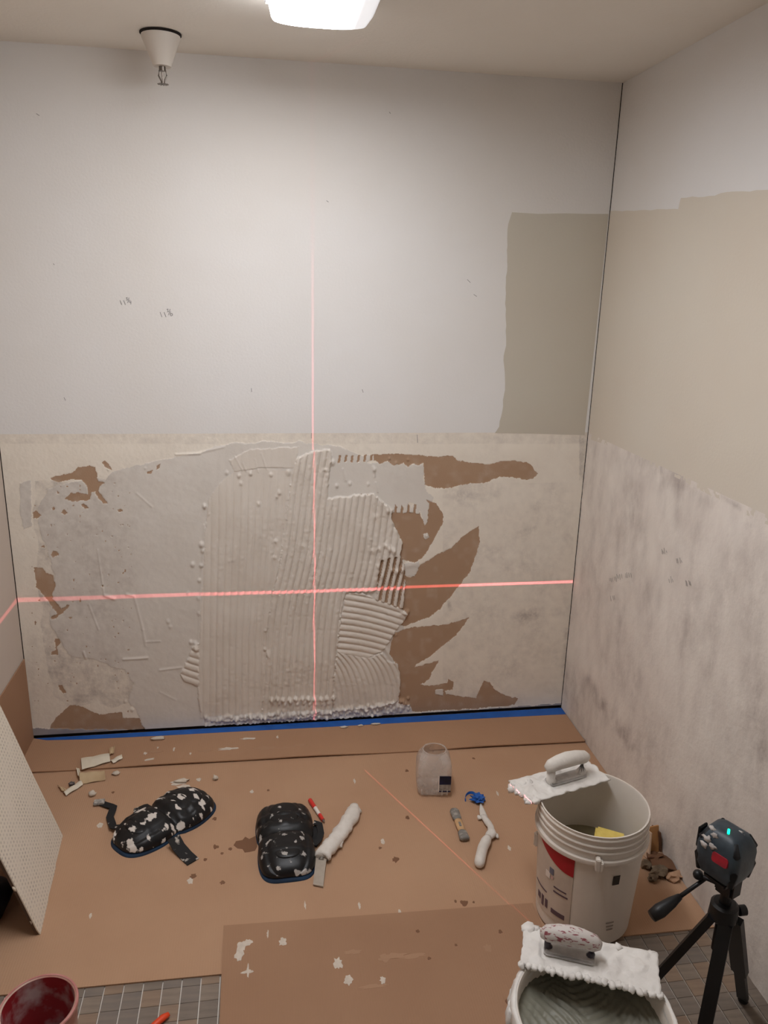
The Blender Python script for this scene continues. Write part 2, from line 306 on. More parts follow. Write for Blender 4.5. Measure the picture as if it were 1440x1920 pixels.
# knife marks: thin raised lines left in the skim coat
for a, b, w, s in (((183, 1030), (195, 1113), 1.3, .0022), ((167, 1133), (185, 1180), 1.4, .0022), ((252, 1118), (268, 1180), 2, .0022), ((268, 1180), (273, 1210), 2, .002), ((232, 1236), (276, 1233), 2.2, .003), ((300, 1256), (340, 1251), 2, .0022), ((274, 1203), (300, 1202), 1.6, .0014), ((257, 925), (285, 950), 1.6, .0015), ((330, 852), (375, 850), 2.2, .0035), ((375, 848), (420, 838), 2, .0022), ((157, 1222), (161, 1234), 1.8, .004), ((300, 1297), (330, 1312), 1.6, .0012), ((536, 1000), (512, 1105), 2, .003), ((512, 1105), (498, 1180), 2.4, .0042), ((498, 1180), (497, 1215), 2.4, .0045), ((497, 1215), (504, 1230), 2.6, .0045), ((540, 890), (530, 980), 2, .002), ((197, 1116), (214, 1122), 3, .004), ((238, 1114), (248, 1116), 3, .003), ((384, 985), (380, 1060), 2.5, .003), ((379, 1060), (372, 1210), 2, .002), ((372, 1290), (378, 1345), 2, .002), ((752, 1150), (768, 1148), 3, .006), ((722, 1215), (738, 1238), 4, .004), ((748, 1262), (750, 1300), 1.6, .003), ((751, 1045), (754, 1075), 2, .002), ((735, 975), (752, 1008), 1.5, .002), ((440, 855), (455, 882), 1.3, .0018), ((455, 868), (463, 885), 1.3, .0018), ((490, 850), (500, 880), 1.3, .0018), ((478, 860), (484, 885), 1.3, .0018), ((643, 880), (648, 900), 2, .0025), ((704, 905), (708, 922), 1.6, .003), ((700, 875), (702, 893), 2, .003), ((780, 1058), (765, 1060), 5, .002)):
    hh += s*np.exp(-(seg_d(PX, PY, a, b)/w)**2)*(Rv != 1)
# lumps and beads pushed up by the trowel
lump = []
for i in range(62):
    x = 386+i*6.2+random.uniform(-2, 2)
    for k in range(3):
        y = float(np.interp(x, [386, 500, 620, 700, 770], [1347, 1339, 1332, 1326, 1311]))+k*7+random.uniform(-3, 3)
        lump.append((x, y, random.uniform(2.2, 3.3), random.uniform(.006, .011)*(0.55 if x < 430 else 1)))
for i in range(11): lump.append((508+i*11.6+random.uniform(-1, 1), 1309+random.uniform(-2, 2)-i*.1, 3.2, .013)); lump.append((511+i*11.4, 1316+random.uniform(-2, 2), 2.6, .006))
for i in range(18): lump.append((640+i*7+random.uniform(-2, 2), float(np.interp(640+i*7, [640, 770], [1330, 1316]))+random.uniform(-5, 5), 2.5, random.uniform(.005, .010)))
for x, y, r, h in ((384, 950, 3, .005), (383, 948, 3, .005), (392, 963, 2, .003), (378, 1021, 4, .008), (380, 1032, 3, .006), (361, 1058, 3.5, .006), (377, 1060, 3, .005), (374, 1088, 3, .005), (373, 1150, 3, .003), (485, 944, 3, .005), (523, 923, 3.5, .006), (519, 930, 3, .004), (517, 1014, 3, .005), (515, 1044, 3, .004), (568, 1022, 3, .004), (448, 892, 3, .006), (452, 906, 3, .004), (425, 886, 3, .004), (470, 888, 3, .006), (508, 890, 3, .005), (541, 885, 4, .006), (623, 867, 4, .007), (610, 880, 3, .005), (631, 911, 3, .005), (656, 906, 3, .004), (702, 880, 3, .006), (727, 957, 3.5, .007), (704, 968, 3.5, .005), (697, 1032, 3.5, .005), (710, 1028, 3.5, .006), (722, 1022, 3.5, .007), (731, 1028, 4, .009), (738, 1032, 4, .009), (736, 1068, 4, .009), (745, 1070, 4, .010), (752, 1066, 4, .010), (708, 1060, 3, .005), (715, 1078, 3, .005), (727, 1150, 3, .002), (760, 1149, 4, .008), (765, 1147, 3, .006), (748, 1135, 3, .005), (742, 1190, 3, .004), (366, 1206, 3.5, .007), (358, 1204, 3, .005), (368, 1216, 3.5, .008), (315, 1165, 3, .004), (320, 1175, 3, .003), (353, 1112, 3, .003), (372, 1122, 3, .003), (248, 1330, 3, .004), (235, 1315, 2.5, .003), (730, 860, 2, .004), (743, 868, 2.5, .004), (765, 862, 2, .004), (690, 908, 2.5, .003), (800, 1005, 2, .003), (754, 1098, 2, .004), (273, 878, 2, .003), (390, 822, 1.5, .002), (203, 880, 2, .003)): lump.append((x, y, r, h))
for x, y, r, h in lump:
    i0 = np.argmin(np.abs(zs-ray(x, y, 1, 0)[2])) if True else 0; wx = ray(x, y, 1, 0); i0 = int((wx[2]-zs[0])/(zs[1]-zs[0])); j0 = int((wx[0]-xs[0])/g)
    a, b, c, d = max(0, i0-9), min(len(zs), i0+10), max(0, j0-9), min(len(xs), j0+10)
    if a >= b or c >= d: continue
    sl = np.s_[a:b, c:d]; hh[sl] += h*np.exp(-(((PX[sl]-x)/r)**2+((PY[sl]-y)/(r*1.35))**2)**1.3)
# soften steps a little so no layer edge is a razor cliff
def blur(a): 
    p = np.pad(a, 1, mode='edge'); return (p[1:-1, 1:-1]*2+p[:-2, 1:-1]+p[2:, 1:-1]+p[1:-1, :-2]+p[1:-1, 2:])/6
hh = np.maximum(blur(hh), .0002)
stain = np.where(Rv == 0, .10+.12*vnoise(PX, PY, 40, 71), 0)
leftz = pip(PX+12*vnoise(PX, PY, 30, 72), PY+12*vnoise(PX, PY, 30, 73), [(60, 900), (240, 890), (250, 960), (245, 1240), (255, 1325), (120, 1325), (95, 1300), (85, 1200), (70, 1050)])
stain += np.where((Rv == 0) & leftz, .55+.35*vnoise(PX, PY, 18, 74), 0)
rightz = (PX > 830) & (PX < 1075) & (PY > 905); stain += np.where((Rv == 0) & rightz, .10+.28*np.maximum(0, vnoise(PX, PY, 28, 75))+.1*vnoise(PX, PY, 9, 76), 0)
stain += np.where((Rv == 0) & (PY < 832) & (PX < 1095), .25, 0)+np.where((Rv == 0) & (PX > 1086) & (PY < 900), .6, 0)
for a, b, w, s in (((862, 935), (930, 920), 14, .35), ((985, 1000), (1000, 990), 10, .5), ((975, 1160), (1000, 1150), 12, .7), ((840, 1128), (845, 1142), 4, .9), ((1062, 1180), (1056, 1310), 5, .5), ((60, 1330), (60, 1200), 10, .2)): stain += s*np.exp(-(seg_d(PX, PY, a, b)/w)**2)*(Rv == 0)
stain += np.where(Rv == 1, .25*np.maximum(0, vnoise(PX, PY, 12, 77))*1.2, 0)
stain += np.where(Rv == 2, np.clip((285-PX+25*vnoise(PX, PY, 35, 80))/80, 0, 1)*(.42+.3*vnoise(PX, PY, 22, 78)), 0)+np.where(Rv == 2, .12*vnoise(PX, PY, 50, 79)+.1, 0)
Vw = np.stack([X, -hh, Z], -1)
Xc = (X[:-1, :-1]+X[1:, 1:])/2; Zc = (Z[:-1, :-1]+Z[1:, 1:])/2
pcx, pcy = proj(np.stack([Xc, np.zeros_like(Xc), Zc], -1)); Rc = regions(pcx, pcy, Zc)
hc = (hh[:-1, :-1]+hh[1:, 1:])/2
bead = (Rc >= 2) & (Rc != 9) & (pcy > np.interp(pcx, [380, 500, 620, 700, 780], [1342, 1334, 1327, 1320, 1306])) & (pcx > 380); Rc[bead] = 10
for k, nm, m, lab in ((0, 'primed_band', m_primer, 'cream primed band around the torn patches'), (1, 'torn_paper', m_torn, 'brown torn drywall paper showing through'), (2, 'skim_coat', m_skim, 'flat grey skim of mortar'),
                      (3, 'combed_mortar', m_comb, 'fine upright ridges, left pass'), (4, 'combed_mortar', m_comb, 'tall leaning upright ridges under the laser line'), (5, 'combed_mortar', m_comb, 'deep sideways ridges'),
                      (6, 'combed_mortar', m_comb, 'curved ridges at lower right'), (7, 'combed_mortar', m_comb, 'small fan of sideways ridges'), (8, 'combed_mortar', m_comb, 'faint scratches above the left pass'),
                      (9, 'base_smear', m_smear, 'thin grey smear along the foot of the wall'), (10, 'mortar_beads', m_clump, 'row of beaded lumps along the bottom edge')):
    o = grid_obj(nm, Vw, Rc == k, m, wb, stain)
    if o: o['label'] = lab
# pencil marks
m_pen = mat('pencil', (120, 116, 116), .6)
def strokes(name, lines, axis, val, out, parent, w=.0016, label=None):
    mb = MB(); 
    for ln in lines:
        P = [ray(x, y, axis, val) for x, y in ln]
        for p in P: p[axis] += out*.0004
        for a, b in zip(P[:-1], P[1:]):
            d = b-a; d /= max(1e-9, np.linalg.norm(d)); nrm = np.zeros(3); nrm[axis] = out; s = np.cross(d, nrm)*w/2
            mb.add([tuple(a-s), tuple(a+s), tuple(b+s), tuple(b-s), tuple(a-s+nrm*.0004), tuple(a+s+nrm*.0004), tuple(b+s+nrm*.0004), tuple(b-s+nrm*.0004)], [(3, 2, 1, 0), (4, 5, 6, 7), (0, 1, 5, 4), (1, 2, 6, 5), (2, 3, 7, 6), (3, 0, 4, 7)])
    o = mb.obj(name, m_pen, parent)
    if label: o['label'] = label
def frac(x, y, s=1, last='6'):
    L = [[(x, y), (x+4*s, y+10*s)], [(x+8*s, y), (x+12*s, y+10*s)], [(x+13*s, y-5*s), (x+16*s, y-6*s), (x+15*s, y-3*s), (x+17*s, y-1*s), (x+14*s, y)], [(x+20*s, y-6*s), (x+17*s, y+6*s)]]
    L += [[(x+21*s, y-1*s), (x+20*s, y+5*s), (x+22*s, y+8*s), (x+25*s, y+6*s), (x+24*s, y+3*s), (x+21*s, y+4*s)]] if last == '6' else [[(x+22*s, y-1*s), (x+20*s, y+4*s), (x+25*s, y+5*s)], [(x+24*s, y+1*s), (x+24*s, y+9*s)]]
    return L
YU = -.0012
strokes('pencil_note', frac(225, 563, .85, '4'), 1, YU, -1, wb, label='pencilled fraction, left one')
strokes('pencil_note', frac(300, 585, .95, '6'), 1, YU, -1, wb, label='pencilled fraction, right one')
strokes('pencil_mark', [[(471, 728), (472, 735)], [(679, 730), (681, 736)], [(120, 745), (123, 751)], [(68, 213), (74, 217)], [(584, 812), (584, 822)], [(782, 815), (783, 830)], [(876, 524), (882, 530)], [(888, 552), (894, 556)], [(612, 376), (616, 379)], [(730, 210), (732, 213)], [(100, 494), (102, 497)]], 1, YU, -1, wb)
RL = []
for x, y, n_ in ((1143, 1082, 5), (1156, 1078, 4), (1173, 1075, 4), (1145, 1118, 3), (1240, 1030, 4), (1268, 1048, 4), (1255, 1083, 3), (1285, 1090, 4)):
    for k in range(n_): a = x+k*3+random.uniform(-1, 1); RL.append([(a, y+random.uniform(-3, 3)), (a+1.5, y+6+random.uniform(0, 4))])
strokes('pencil_note', RL, 0, W-.0026, -1, wr, .0013, label='faint pencilled numbers')
# ---------------- floor: mosaic tiles, cardboard ----------------
m_grout = mat('grout', (222, 214, 204), .9); tiles_m = [mat('floor_tile_%d' % i, c, .55, c2, 14, .7, stretch=(1, 6, 1)) for i, (c, c2) in enumerate((((128, 116, 104), (110, 98, 88)), ((140, 126, 112), (120, 106, 94)), ((118, 108, 100), (134, 122, 110)), ((146, 124, 104), (126, 106, 90))))]
fo = struct(sbox('floor', (-.1, YF-.1, -.12), (W+.1, .15, -.004), m_grout))
tp = .0485; tile_me = []
for i, m in enumerate(tiles_m):
    o = MB().box((0, 0, -.004), (tp-.0030, tp-.0006, .008), bev=.0006).obj('tile', m, fo); tile_me.append(o.data); bpy.data.objects.remove(o)
stuff = MB(); x0t = .4915; y0t = -1.22; cnt = 0
for i in range(-11, 36):
    for j in range(0, 24):
        cx = x0t+(i+.5)*tp; cy = y0t-(j-.5)*tp
        if cx-tp/2 < 0 or cx-tp/2 > W-.006: continue
        if cx+tp/2 > W: wq = W-.001-(cx-tp/2+.0015); stuff.box((cx-tp/2+.0015+wq/2, cy, -.004), (wq, tp-.0006, .008)); continue
        vis = (.18 < cx < .80 and cy > -1.50) or (cx > 1.68 and cy > -1.78)
        if vis and cnt < 298:
            cnt += 1; o = bpy.data.objects.new('tile', random.choice(tile_me)); COL.objects.link(o); o.parent = fo; o.location = (cx, cy, 0); o.rotation_euler = (0, 0, random.choice((0, math.pi)))
        else: stuff.box((cx, cy, -.004), (tp-.0030, tp-.0006, .008))
so = stuff.obj('tile_field', tiles_m[0], fo); so['kind'] = 'stuff'
def card_mat(name, c, c2):
    m = mat(name, c, .85, c2, 3, .55); n = m.node_tree.nodes; l = m.node_tree.links; p = n['Principled BSDF']
    tc = n.new('ShaderNodeTexCoord'); wv = n.new('ShaderNodeTexWave'); wv.inputs['Scale'].default_value = 45; wv.inputs['Distortion'].default_value = .3; l.new(tc.outputs['Object'], wv.inputs['Vector'])
    bp = n.new('ShaderNodeBump'); bp.inputs['Distance'].default_value = .0004; bp.inputs['Strength'].default_value = .5; l.new(wv.outputs[0], bp.inputs['Height']); l.new(bp.outputs[0], p.inputs['Normal']); return m
m_card = card_mat('cardboard', (184, 147, 117), (174, 136, 107)); m_card2 = card_mat('cardboard_darker', (164, 127, 99), (154, 117, 90)); m_card3 = card_mat('cardboard_rear', (174, 136, 106), (164, 126, 98))
def sheet(name, poly, z, t, m, label, wav=0):
    "a cardboard sheet as a shallow wavy grid over a quad of floor points (4 corners)"
    a, b, c, d = [np.array(p[:2], float) for p in poly]; nu, nv = 60, 24; V = []
    for s in (1, 0):
        for j in range(nv+1):
            for i in range(nu+1):
                u, v = i/nu, j/nv; q = (a*(1-u)+b*u)*(1-v)+(d*(1-u)+c*u)*v
                lift = wav*(.5+.5*math.sin(u*17+v*3)*math.sin(u*5+1.3))*(v**6)
                V.append((q[0], q[1], z+lift+(t if s else 0)))
    n1 = (nu+1)*(nv+1); Fc = []
    for j in range(nv):
        for i in range(nu):
            k = j*(nu+1)+i; Fc.append((k, k+1, k+nu+2, k+nu+1)); Fc.append((n1+k+nu+1, n1+k+nu+2, n1+k+1, n1+k))
    for i in range(nu): k = i; Fc.append((k, n1+k, n1+k+1, k+1)); k = nv*(nu+1)+i; Fc.append((k, k+1, n1+k+1, n1+k))
    for j in range(nv): k = j*(nu+1); Fc.append((k, k+nu+1, n1+k+nu+1, n1+k)); k += nu; Fc.append((k, n1+k, n1+k+nu+1, k+nu+1))
    bm = bmesh.new(); vs = [bm.verts.new(v) for v in V]; [bm.faces.new([vs[i] for i in f]) for f in Fc]; bmesh.ops.recalc_face_normals(bm, faces=bm.faces[:])
    return tag(MB().bm(bm).obj(name, m, auto=True), label, 'cardboard')
Zm = .0045   # top of the main sheet
main = sheet('cardboard_sheet', [(.002, -.225), (W-.002, -.225), (W-.003, -1.213), (.006, -1.188)], .0005, .004, m_card, 'large brown cardboard sheet under the knee pads and jug')
rear = sheet('cardboard_sheet', [(.003, -.010), (W-.003, -.010), (W-.004, -.272), (.003, -.236)], .0055, .004, m_card3, 'narrow brown cardboard strip along the taped back wall', wav=.008)
Zo = .0135
over = sheet('cardboard_sheet', [(.784, -1.040), (1.678, -1.066), (1.676, -2.3), (.80, -2.3)], .0055, .004, m_card2, 'darker brown cardboard sheet overlapping at the bottom of the photo'); Zo = .0095
up = MB().box((.0035, -.52, .178), (.004, 1.03, .345)).obj('cardboard_sheet', m_card2); tag(up, 'brown cardboard standing against the left wall behind the leaning board', 'cardboard')
# blue tape
m_tape = mat('blue_tape', (38, 96, 178), .6, (30, 78, 150), 20, .5)
tpl = [(.012, -.011), (W-.004, -.011), (W-.004, -.064), (1.9, -.059), (1.5, -.055), (1.1, -.052), (.8, -.047), (.5, -.044), (.2, -.038), (.06, -.028)]
tag(MB().plate(tpl, .0097, .0103).obj('masking_tape', m_tape), 'long strip of blue masking tape along the foot of the back wall', 'tape')
# stains and splashes on the cardboard
m_st = mat('damp_stain', (122, 86, 62), .8); m_sp = mat('dried_splash', (214, 202, 188), .8, (190, 176, 160), 80, .5); m_faint = mat('faint_smear', (170, 134, 106), .85)
FC = 0
def flat(name, px, py, rx, ry, z, m, parent, n=14, jagg=.25, rot=0):
    c = fl(px, py, z); k = 1/560.
    P = []
    for i in range(n):
        a = 2*math.pi*i/n; r = 1+random.uniform(-jagg, jagg); x = rx*k*r*math.cos(a); y = ry*k*1.35*r*math.sin(a)
        P.append((c[0]+x*math.cos(rot)-y*math.sin(rot), c[1]+x*math.sin(rot)+y*math.cos(rot)))
    global FC; FC += 1; return MB().plate(P, z-.0002, z+.0004+.00006*(FC % 9)).obj(name, m, parent)
for px, py, r in ((464, 1583, 19), (742, 1612, 6), (763, 1445, 4), (764, 1533, 4), (503, 1482, 3), (403, 1535, 4), (404, 1588, 5), (432, 1592, 3), (416, 1600, 3), (417, 1655, 4), (362, 1643, 5), (888, 1422, 3), (713, 1590, 3), (385, 1612, 3), (871, 1693, 6), (854, 1690, 2.5), (888, 1692, 2), (975, 1388, 4), (212, 1486, 3)):
    flat('stain', px, py, r, r*.8, Zm, m_st, main, jagg=.35)
for px, py, r in ((783, 1746, 3), (938, 1747, 3), (805, 1797, 2.5), (957, 1880, 6), (855, 1772, 2)): flat('stain', px, py, r, r*.8, Zo, m_st, over, jagg=.35)
for px, py, rx, ry in ((453, 1775, 6, 7), (449, 1790, 7, 9), (465, 1768, 6, 5), (530, 1766, 6, 5), (464, 1822, 9, 2), (465, 1822, 2, 9), (634, 1806, 6, 8), (653, 1838, 7, 6), (718, 1838, 4, 5), (502, 1752, 1.5, 5)): flat('splash', px, py, rx, ry, Zo, m_sp, over, 16, .32)
for px, py, rx, ry in ((740, 1793, 20, 4), (770, 1793, 24, 3), (660, 1785, 14, 3), (700, 1850, 22, 2.5), (722, 1797, 9, 6), (915, 1778, 6, 5)): flat('splash', px, py, rx, ry, Zo, m_faint, over, 18, .35)
for px, py, rx, ry in ((335, 1468, 16, 5), (345, 1474, 12, 4), (373, 1462, 5, 4), (472, 1485, 4, 4), (718, 1578, 4, 5), (357, 1651, 5, 6), (572, 1697, 1.5, 6), (750, 1712, 2.5, 5), (674, 1698, 2, 5), (933, 1488, 2, 6), (665, 1465, 2, 6), (187, 1548, 5, 5), (170, 1717, 2, 4), (955, 1590, 3, 4)): flat('splash', px, py, rx, ry, Zm, m_sp, main, 14, .32)
for px, py, rx, ry in ((640, 1360+70, 3, 10), (585, 1430, 3, 4), (600, 1410, 60, 4)): pass
for px, py, rx, ry in ((500, 1403, 22, 6), (545, 1404, 22, 6), (600, 1412, 30, 3), (385, 1408, 12, 3), (290, 1410, 16, 3), (560, 1398, 20, 3)): flat('splash', px, py, rx, ry, .0097, m_faint, rear, 18, .5)
for px, py, rx, ry in ((428, 1404, 17, 4), (326, 1405, 2, 6), (357, 1413, 2, 4), (343, 1426, 3, 4), (465, 1385, 14, 3), (272, 1412, 4, 4), (296, 1402, 2, 3), (520, 1382, 2, 4)): flat('splash', px, py, rx, ry, .0104, m_sp, rear, 14, .5)
# mortar crumbs lying about
m_crumb = mat('mortar_crumb', (216, 205, 190), .85, (190, 176, 158), 60, .6, bump=.001, bscale=200)
def crumb(px, py, rx, ry, rz, z, label, group=None, m=m_crumb, rot=0, seed=0, amp=.3, name='mortar_crumb', cat='debris'):
    c = fl(px, py, z); o = MB().blob((0, 0, rz*.85), (rx, ry, rz), 2, amp*(1.7 if name == 'rubble_lump' else 1), seed, 4.5 if name == 'rubble_lump' else 3, -rz*.85).obj(name, m, smooth=(name != 'rubble_lump')); o.location = (c[0], c[1], z); o.rotation_euler = (0, 0, rot)
    return tag(o, label, cat, group)
crumb(298, 1386, .030, .009, .006, .0105, 'white oblong mortar dab on the blue tape near the left corner', rot=.1)
crumb(280, 1427, .022, .006, .005, Zm, 'pale sliver of plaster lying across the strip joint left', rot=.25, seed=2)
crumb(404, 1462, .010, .008, .010, Zm, 'small pinkish plaster lump right of the two-lobed knee pad top', seed=3)
crumb(218, 1452, .014, .010, .007, Zm, 'rounded crumb at the right of the paper scraps', seed=4)
crumb(203, 1494, .014, .012, .010, Zm, 'white crumb beside the strap buckle of the left knee pad', seed=5) if False else None
crumb(340, 1466, .026, .011, .006, Zm+.0006, 'flat crumbly dab just above the left knee pad', seed=6)
for i, (px, py) in enumerate(((650, 1357+70), (703, 1357), (690, 1360), (648, 1364))): pass
tp_ = [(645, 1364, .018, 'leftmost'), (705, 1358, .020, 'rightmost'), (676, 1361, .012, 'middle')]
for px, py, r, w_ in tp_: crumb(px, py, r, .006, .003, .0105, 'white mortar dab smeared on the blue tape below the beads, '+w_+' of three', 'mortar dabs on the tape', seed=px)
# ---------------- ceiling light and sprinkler ----------------
m_hous = mat('fixture_white', (226, 224, 222), .4)
m_lens = bpy.data.materials.new('lit_diffuser'); m_lens.use_nodes = True
n = m_lens.node_tree.nodes; l = m_lens.node_tree.links; p = n['Principled BSDF']; p.inputs['Base Color'].default_value = (.85, .85, .85, 1); p.inputs['Roughness'].default_value = .3
p.inputs['Emission Color'].default_value = (.955, .965, 1, 1)
tc = n.new('ShaderNodeTexCoord'); sx = n.new('ShaderNodeSeparateXYZ'); l.new(tc.outputs['Normal'], sx.inputs[0]); ab = n.new('ShaderNodeMapRange')
ab.inputs[1].default_value = .15; ab.inputs[2].default_value = -1; ab.inputs[3].default_value = LAMP*.13; ab.inputs[4].default_value = LAMP; l.new(sx.outputs['Z'], ab.inputs[0])
so_ = n.new('ShaderNodeSeparateXYZ'); l.new(tc.outputs['Object'], so_.inputs[0]); tb = n.new('ShaderNodeMapRange'); tb.interpolation_type = 'SMOOTHSTEP'; tb.inputs[1].default_value = -.01; tb.inputs[2].default_value = .092; tb.inputs[3].default_value = 1.2; tb.inputs[4].default_value = .022
l.new(so_.outputs['X'], tb.inputs[0]); mt_ = n.new('ShaderNodeMath'); mt_.operation = 'MULTIPLY'; l.new(ab.outputs[0], mt_.inputs[0]); l.new(tb.outputs[0], mt_.inputs[1]); l.new(mt_.outputs[0], p.inputs['Emission Strength'])   # emission graded down to the right so that side of the lens looks grey
z1 = 2.388; fL = ray(500, 38, 2, z1); fR = ray(697, 52, 2, z1); yfar = (fL[1]+fR[1])/2
lx0, lx1 = fL[0], fR[0]; cxl = (lx0+lx1)/2; wl_ = (lx1-lx0)/2; Ln = 1.22
lamp = thing('ceiling_light', (cxl, yfar-Ln/2, H), 'lit white wraparound ceiling light cut by the top of the photo', 'ceiling light')
MB().box((0, 0, -.009), (2*wl_+.01, Ln, .016), bev=.003).obj('housing', m_hous, lamp)
V = []; Fc = []; na, nl = 36, 14
for j in range(nl+1):
    v = -1+2*j/nl; ed = 1-abs(v)**30*.05
    for i in range(na+1):
        t = -1+2*i/na; x = wl_*math.copysign(abs(t)**.6, t)*ed; zb = -.018-(.036*(1-abs(t)**22)+.012*(1-t*t))*(1 if 0 < j < nl else .93)
        V.append((x, v*Ln/2*.995, zb))
for j in range(nl):
    for i in range(na): k = j*(na+1)+i; Fc.append((k, k+na+1, k+na+2, k+1))
Fc.append(tuple(range(na+1))); Fc.append(tuple(nl*(na+1)+i for i in range(na+1))[::-1])
bm = bmesh.new(); vs = [bm.verts.new(v) for v in V]; [bm.faces.new([vs[i] for i in f]) for f in Fc]; bmesh.ops.recalc_face_normals(bm, faces=bm.faces[:])
MB().bm(bm).obj('diffuser', m_lens, lamp, auto=True)
m_spr = mat('sprinkler_cup', (214, 206, 196), .5); m_met = mat('sprinkler_metal', (120, 112, 104), .35, metal=.8)
s0 = fl(301, 62, H); spr = thing('sprinkler_head', (s0[0], s0[1], H), 'white ceiling sprinkler with a tapered cup and metal deflector', 'sprinkler')
MB().lathe([(.001, -.001), (.060, -.001), (.060, -.004), (.054, -.006), (.001, -.006)], seg=40).obj('gap_ring', m_dark, spr, smooth=False)
MB().lathe([(.001, -.007), (.056, -.007), (.056, -.012), (.048, -.032), (.036, -.062), (.029, -.080), (.026, -.088), (.001, -.088)], seg=40).obj('cup', m_spr, spr, auto=True)
sm = MB().tube([(0, 0, -.086), (0, 0, -.100)], .010).tube([(.009, 0, -.098), (.012, 0, -.112), (.004, 0, -.128)], .0022, 8).tube([(-.009, 0, -.098), (-.012, 0, -.112), (-.004, 0, -.128)], .0022, 8).tube([(0, 0, -.102), (0, 0, -.126)], .0026, 8)
sm.obj('frame', m_met, spr, auto=True)
df = MB().lathe([(.001, -.127), (.006, -.127), (.006, -.134), (.001, -.134)], seg=16)
for k in range(12): a = k*math.pi/6; df.box((.011*math.cos(a), .011*math.sin(a), -.135), (.011, .0035, .0012), (0, 0, a))
df.obj('deflector', m_met, spr)
# ---------------- perforated board leaning at the left ----------------
m_board = bpy.data.materials.new('perforated_board'); m_board.use_nodes = True; n = m_board.node_tree.nodes; l = m_board.node_tree.links; p = n['Principled BSDF']
tc = n.new('ShaderNodeTexCoord'); mp = n.new('ShaderNodeMapping'); mp.inputs['Scale'].default_value = (62, 75, 0); l.new(tc.outputs['Object'], mp.inputs[0])
vo = n.new('ShaderNodeTexVoronoi'); vo.inputs['Scale'].default_value = 1; vo.inputs['Randomness'].default_value = .12; l.new(mp.outputs[0], vo.inputs['Vector'])
mr = n.new('ShaderNodeMapRange'); mr.inputs[1].default_value = .17; mr.inputs[2].default_value = .30; l.new(vo.outputs['Distance'], mr.inputs[0])
nz = n.new('ShaderNodeTexNoise'); nz.inputs['Scale'].default_value = 14; l.new(tc.outputs['Object'], nz.inputs['Vector'])
mu = n.new('ShaderNodeMath'); mu.operation = 'MAXIMUM'; l.new(mr.outputs[0], mu.inputs[0]); ms = n.new('ShaderNodeMapRange'); ms.inputs[1].default_value = .35; ms.inputs[2].default_value = .75; ms.inputs[3].default_value = .25; l.new(nz.outputs[0], ms.inputs[0]); l.new(ms.outputs[0], mu.inputs[1])
mx = n.new('ShaderNodeMix'); mx.data_type = 'RGBA'; mx.inputs[6].default_value = (*lin((168, 158, 146)), 1); mx.inputs[7].default_value = (*lin((224, 214, 198)), 1); l.new(mu.outputs[0], mx.inputs[0]); l.new(mx.outputs[2], p.inputs['Base Color']); p.inputs['Roughness'].default_value = .9
Ab = fl(118, 1567, Zm); Bb = fl(76, 1752, Zm); dv = Vector((Bb-Ab)); Lb = dv.length; dv.normalize(); nh = Vector((dv.y, -dv.x, 0)); nh = -nh if nh.x > 0 else nh
al = math.radians(74.5); uv = nh*math.cos(al)+Vector((0, 0, 1))*math.sin(al); nv_ = dv.cross(uv); nv_ = -nv_ if nv_.x < 0 else nv_
brd = thing('leaning_board', (Ab[0], Ab[1], Zm), 'off-white perforated board leaning on the left wall', 'board')
LB = .93; th = .012; off = Vector((0, 0, .001))
# local axes: x along bottom, y up the board, z face normal
MX = Matrix((( dv.x, uv.x, nv_.x), (dv.y, uv.y, nv_.y), (dv.z, uv.z, nv_.z))).to_4x4()
outl = [(0, 0), (Lb*.33, .004), (Lb*.36, -.001), (Lb*.66, .003), (Lb*.7, 0), (Lb, 0), (Lb+.004, .02), (Lb, .2), (Lb, LB), (0, LB), (0, .4), (.004, .25), (0, .03)]
fc = MB().plate(outl, -.003, 0).obj('face_sheet', m_board, brd); fc.matrix_local = MX
m_gyp = mat('board_core', (222, 208, 188), .9, (120, 96, 78), 30, .7, thr=(.5, .65)); m_bk = mat('board_back', (88, 68, 54), .95)
core = MB().plate([(x*.998+.0003, max(y, .0005)) for x, y in outl], -.0105, -.0031).obj('core', m_bk, brd); core.matrix_local = MX
for k in range(7):
    t = (.03, .22, .42, .55, .78, .9, .99)[k]; b = MB().blob((Lb*t, .004, -.002), (.006+.004*(k % 3), .004, .003), 1, .3, k).obj('torn_chip', m_gyp, brd); b.matrix_local = MX
for k in range(4):
    b = MB().blob((Lb, .05+.12*k, -.006), (.004, .010, .004), 1, .3, k+9).obj('torn_chip', m_gyp, brd); b.matrix_local = MX
m_blk = mat('blue_black_mass', (16, 17, 24), .7, (30, 32, 44), 20, .5)
bg = fl(22, 1722, Zm); tag(MB().blob((bg[0]-.07, bg[1]+.02, .055), (.06, .075, .055), 3, .18, 4, 2, -.050).obj('dark_mass', m_blk, smooth=True), 'dark blue-black bag in shadow behind the leaning board', 'mass')  # dark lump standing for the mostly shadowed spot under the board, kind uncertain
